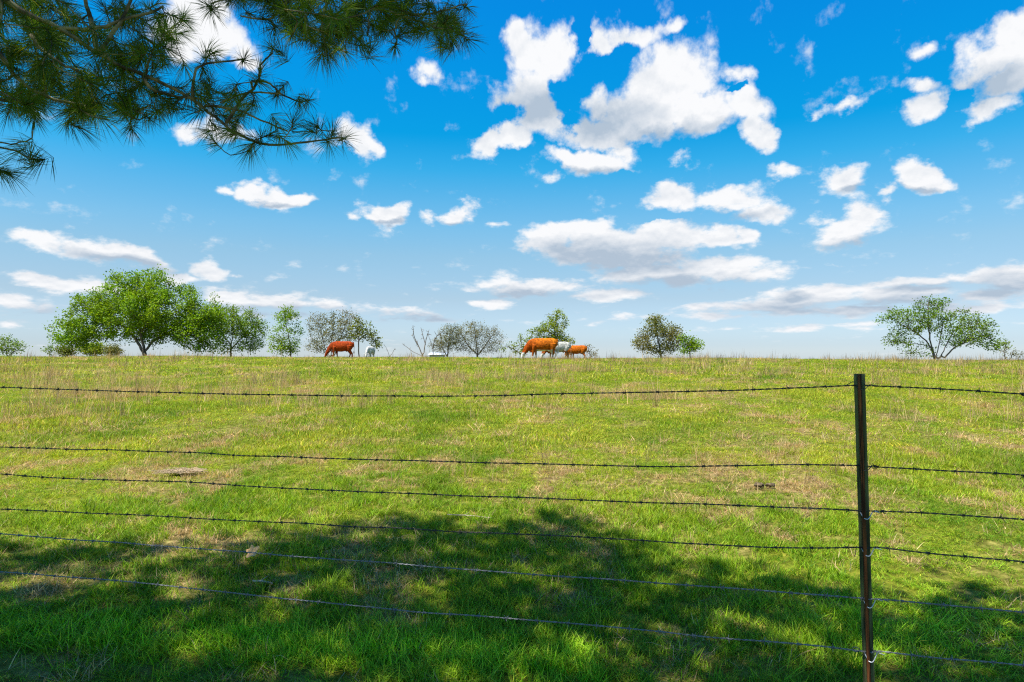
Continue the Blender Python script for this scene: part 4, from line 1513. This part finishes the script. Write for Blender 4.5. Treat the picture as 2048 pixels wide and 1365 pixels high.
limbsA = [
    ([(-260, -140, -.3), (-120, -70, -.1), (0, -5), (60, 30), (120, 58), (195, 107), (250, 135), (330, 168), (385, 200), (445, 246), (480, 272), (540, 290), (610, 285), (650, 281), (688, 275)], .026, .0035),
    ([(385, 200), (388, 165), (392, 138), (440, 124), (488, 119)], .0062, .003),
    ([(480, 202), (505, 178), (518, 155), (522, 132), (545, 108)], .0058, .003),
    ([(452, 247), (480, 202)], .007, .0055),
    ([(518, 160), (540, 168), (560, 188)], .0045, .003),
    ([(440, 205), (500, 185), (560, 190), (600, 205)], .004, .003),
    ([(195, 105), (186, 60), (172, 10), (165, -30)], .010, .006),
    ([(200, 104), (228, 62), (255, 20), (270, -20)], .008, .005),
    ([(120, 56), (190, 58), (260, 38), (330, 15)], .008, .004),
    ([(-60, 60), (0, 110), (40, 165), (110, 200), (170, 212)], .011, .004),
    ([(60, 70), (85, 100), (120, 125), (155, 142)], .007, .004),
    ([(285, 148), (300, 175), (345, 192), (400, 200)], .007, .004),
    ([(-80, 190), (0, 202), (55, 200), (75, 190)], .006, .004),
    ([(410, 212), (470, 218), (520, 240), (575, 262)], .005, .003),
]
link = PINE + np.array([.12, .05, 3.35])
bough(limbsA, tA, 91, dA, .02, root_link=link)

dB = lambda x, y: 2.75 + .0004 * (x - 700)
tB = ell_targets([(520, 5, 70, 22, 14), (640, 30, 80, 40, 34), (720, 25, 80, 40, 26), (820, 25, 80, 35, 24), (890, 55, 40, 35, 12), (680, 75, 60, 24, 12), (600, 60, 40, 25, 8), (860, 70, 40, 20, 6), (700, -50, 200, 30, 30)], dB, rgp, .28)
for x, y in ((540, 42), (500, 30), (415, 12), (425, 20), (545, 60), (655, 112), (650, 95), (640, 118), (692, 105), (735, 92), (742, 100), (800, 72), (790, 95), (885, 95), (882, 85), (905, 82), (938, 80), (925, 62), (935, 15), (905, 10), (905, 45), (610, 60), (575, 48), (765, 62)):
    tB.append(at(x, y, dB(x, y) + rgp.normal(0, .07)))
limbsB = [
    ([(330, -190, -.3), (480, -110, -.1), (600, -45), (700, 8), (750, 19), (800, 30), (860, 50), (905, 62), (935, 76)], .018, .0035),
    ([(600, -30), (560, 20), (540, 38), (505, 38), (480, 32)], .007, .003),
    ([(745, 18), (738, 40), (735, 70)], .005, .003),
    ([(790, 28), (850, 28), (900, 18), (935, 8)], .005, .003),
    ([(560, -40), (480, -10), (420, 8)], .005, .003),
    ([(660, -10), (645, 40), (650, 95)], .006, .003),
    ([(800, 30), (790, 60), (792, 90)], .004, .003),
]
bough(limbsB, tB, 92, dB, .02, root_link=PINE + np.array([.12, .08, 4.1]))

dC = lambda x, y: 2.25
tC = [at(x, y, 2.25 + rgp.normal(0, .04)) for x, y in ((76, 322), (60, 312), (45, 300), (20, 350), (5, 345), (-20, 300), (-50, 330))]
bough([([(-330, 250, -.2), (-150, 275), (0, 296), (30, 303), (50, 312), (74, 322)], .009, .0028), ([(-120, 290), (-30, 330), (18, 350)], .005, .0026), ([(-20, 284), (40, 288), (62, 276), (66, 262)], .003, .0018)],
      tC, 93, dC, .02, root_link=PINE + np.array([.14, .04, 2.6]), n_needles=60)

# the rest of the crown, unseen: needle clumps placed to shape the near dappled shade
def shade_targets():
    rg = np.random.default_rng(5)
    out_ = []
    edge = [(-400, 1080), (0, 1088), (250, 1078), (430, 1095), (560, 1066), (700, 1044), (860, 1030), (1000, 1050), (1130, 1030), (1235, 1052), (1265, 1112), (1400, 1150), (1500, 1140), (1620, 1172), (1750, 1180), (1950, 1165), (2048, 1205), (2500, 1215)]
    E = np.array([on_ground(x_, y_) for x_, y_ in edge])
    step = .215
    for gx in np.arange(-5.2, 4.8, step):
        for gy in np.arange(1.7, 6.2, step):
            x_, y_ = gx + rg.uniform(-.11, .11), gy + rg.uniform(-.11, .11)
            lim = np.interp(x_ / y_, E[:, 0] / E[:, 1], E[:, 1]) - .06
            if y_ > lim or rg.random() < .03:
                continue
            # sun flecks at the left, under the third wire from the bottom
            if -2.9 < x_ < -1.5 and lim - .65 < y_ < lim - .1 and rg.random() < .6:
                continue
            if -2.2 < x_ < -.2 and 3.4 < y_ < 4.2 and rg.random() < .3:
                continue
            h = 4.3 + 2.6 * rg.random()
            out_.append(np.array([x_, y_, float(ground_z(x_, y_))]) + SUND / SUND[2] * h)
    return out_


def crown():
    rg = np.random.default_rng(6)
    T = shade_targets()
    for _ in range(170):                              # ordinary crown round the trunk, off to the left
        h = 3.2 + 8.0 * rg.random()
        rad = 2.9 * (1 - (h - 3) / 10) * math.sqrt(rg.random())
        an = rg.random() * 6.283
        T.append(PINE + np.array([math.cos(an) * rad - .5, math.sin(an) * rad - .6, h]))
    T = np.array(T)
    # keep out of the picture
    rel = T - EYE
    vis = (rel[:, 1] > .3) & (rel[:, 2] / np.maximum(rel[:, 1], .01) < .66) & (np.abs(rel[:, 0]) / np.maximum(rel[:, 1], .01) < .95)
    T = T[~vis]
    hs = np.clip((T[:, 2] - PINE[2]) * .75, 2.6, 10.5)
    order = np.argsort(hs)
    groups = np.array_split(order, 16)
    for gi, ids in enumerate(groups):
        if len(ids) == 0:
            continue
        a = Acc()
        ends, dirs = [], []
        tgt = T[ids]
        far = tgt[np.argmax(np.linalg.norm((tgt - PINE)[:, :2], axis=1))]
        b0 = PINE + np.array([0, 0, float(hs[ids].min())])
        mid = (b0 + far) / 2 + np.array([0, 0, .35])
        C = catmull([b0, mid, far], 30)
        a.add(*polytube(C - PINE, np.linspace(.055, .008, len(C)), 8))
        S = list(C)
        dd = np.linalg.norm(np.array(S)[None] - tgt[:, None], axis=2).min(1)
        for j in np.argsort(dd):
            t = tgt[j]
            Sx = np.array(S)
            p0 = Sx[np.linalg.norm(Sx - t, axis=1).argmin()]
            dist = np.linalg.norm(t - p0)
            c2 = catmull([p0, (p0 + t) / 2 + rg.normal(0, .1 * dist, 3), t], max(3, int(dist / .12)))
            a.add(*polytube(c2 - PINE, np.linspace(min(.02, .006 + dist * .01), .004, len(c2)), 5))
            S += list(c2[1:])
            for q in range(7):
                o_ = rg.normal(0, .17, 3)
                ends.append(t + o_); dirs.append(o_ + (t - p0) / max(dist, .1) * .15)
        w_ = a.build('bough', M_pinebark, pine, smooth=True)
        V, Qn, Tn, Cn = tuft_needles(np.array(ends) - PINE, np.array(dirs), 34, .18, .0105, rg, back=.12)
        mesh_np('needles', V, [Qn, Tn], M_needle, w_, col=Cn)


crown()

# ------------------------------------------------------------------ small things lying in the grass
M_deadleaf = leaf_mat('dead_oak_leaf', (.70, .40, .16), trans=.25, tone=False)
c = on_ground(505, 1122)
# lobed outline of a fallen oak leaf, curled
n = 48
t = np.linspace(0, 2 * math.pi, n, endpoint=False)
rr_ = .062 * (1 + .26 * np.cos(5 * t) * (np.abs(np.sin(t)) ** .4)) * (1 + .25 * np.cos(t))
Vx = np.stack([np.cos(t) * rr_ * 1.15, np.sin(t) * rr_ * .62, np.zeros(n)], 1)
Vx = np.vstack([Vx, Vx * .5, [[0, 0, 0]]])
Vx[:, 2] = .25 * np.abs(Vx[:, 1]) + 2.2 * Vx[:, 0] ** 2
i = np.arange(n)
Qx = np.stack([i, (i + 1) % n, n + (i + 1) % n, n + i], 1)
Tx = np.stack([n + i, n + (i + 1) % n, np.full(n, 2 * n)], 1)
lf = empty('fallen_leaf', c + (0, 0, .075))
lf.rotation_euler = (R(38), R(8), R(-52))
tag(lf, 'curled tan dead oak leaf lying on the shaded grass at the left', 'leaf')
mesh_np('blade', Vx, [Qx, Tx], M_deadleaf, lf, smooth=True)
V, Q, T = polytube(catmull([(-.052, 0, .006), (-.075, .004, .012), (-.10, .012, .014)], 10), .0014, 6)
mesh_np('stalk', V, [Q, T], M_twig, lf)

M_stick = simple_mat('bleached_stick', (.20, .16, .10), (.42, .36, .26), scale=40, stretch=(.2, 1, 1))
for k, (x0, y0, x1, y1, rad, lab) in enumerate(((505, 1168, 545, 1172, .007, 'short bleached stick lying in the shaded grass below the fallen leaf'),
                                                (895, 1034, 985, 1039, .005, 'long thin bleached stem lying along the upper edge of the shade'))):
    p0, p1 = on_ground(x0, y0) + (0, 0, .035), on_ground(x1, y1) + (0, 0, .03)
    rg = np.random.default_rng(k)
    C = catmull([p0, (p0 + p1) / 2 + rg.normal(0, .01, 3), p1], 16) - p0
    a = Acc()
    a.add(*polytube(C + rg.normal(0, .0012, C.shape), np.linspace(rad, rad * .6, len(C)), 7))
    q = C[6]
    a.add(*polytube([q, q + np.array([.02, .015, .012]), q + np.array([.035, .03, .02])], [rad * .5, rad * .4, rad * .2], 5))
    st_ = a.build('stick', M_stick, None, smooth=True)
    st_.location = p0
    tag(st_, lab, 'stick')

for k, (px, py, w_, lab) in enumerate(((365, 949, .34, 'low mat of matted tan dead grass by the third wire at the left'), (1530, 975, .22, 'small dark clod of dried dung left of the steel post'))):
    rg = np.random.default_rng(40 + k)
    p = on_ground(px, py)
    if k == 0:
        n = 520
        x = rg.normal(0, w_ * .24, n); y = rg.normal(0, .05, n)
        an = rg.normal(0, .6, n) + (rg.random(n) < .25) * 1.2
        L_ = .04 + .08 * rg.random(n)
        b0 = np.stack([x, y, .045 + .02 * rg.random(n)], 1)
        d = np.stack([np.cos(an), np.sin(an), rg.normal(0, .18, n)], 1)
        V, Q = prisms(b0 - d * L_[:, None] * .5, b0 + d * L_[:, None] * .5, .0028, .0018, 4)
        cc = np.repeat((.7 + .6 * rg.random(n))[:, None] * np.ones(3), 8, axis=0)
        o = mesh_np('dead_grass_mat', V, Q, leaf_mat('dead_thatch', (.50, .38, .24), trans=.2), None, col=cc)
        o.location = p
        tag(o, lab, 'dead grass', kind='stuff')
    else:
        for dx, s_, lb in ((-.055, .036, 'small dark clod of dried dung, left one of a close pair near the post'), (.05, .032, 'small dark clod of dried dung, right one of a close pair near the post')):
            a = Acc()
            th_, ph_ = np.meshgrid(np.linspace(.08, math.pi - .08, 10), np.linspace(0, 2 * math.pi, 18, endpoint=False), indexing='ij')
            rr2 = s_ * (.6 + .8 * vn2(np.cos(ph_) * np.sin(th_) * 3 + dx * 30, np.sin(ph_) * np.sin(th_) * 3 + np.cos(th_) * 2, .9, 4))
            Vd = np.stack([np.sin(th_) * np.cos(ph_) * rr2 * 1.3, np.sin(th_) * np.sin(ph_) * rr2, np.cos(th_) * rr2 * .6 + .04], -1).reshape(-1, 3)
            ii, jj = np.meshgrid(np.arange(9), np.arange(18), indexing='ij')
            Qd = np.stack([ii * 18 + jj, (ii + 1) * 18 + jj, (ii + 1) * 18 + (jj + 1) % 18, ii * 18 + (jj + 1) % 18], -1).reshape(-1, 4)
            a.add(Vd, Qd)
            if 'dried_dung' not in MATS and 'dried_dung' not in bpy.data.materials:
                M_dung = simple_mat('dried_dung', (.05, .035, .02), (.18, .13, .07), scale=40, rough=1, bump=.6)
            o = a.build('dung', M_dung, None, smooth=True)
            o.location = p + np.array([dx, 0, 0])
            tag(o, lb, 'dung', 'dried dung clods')
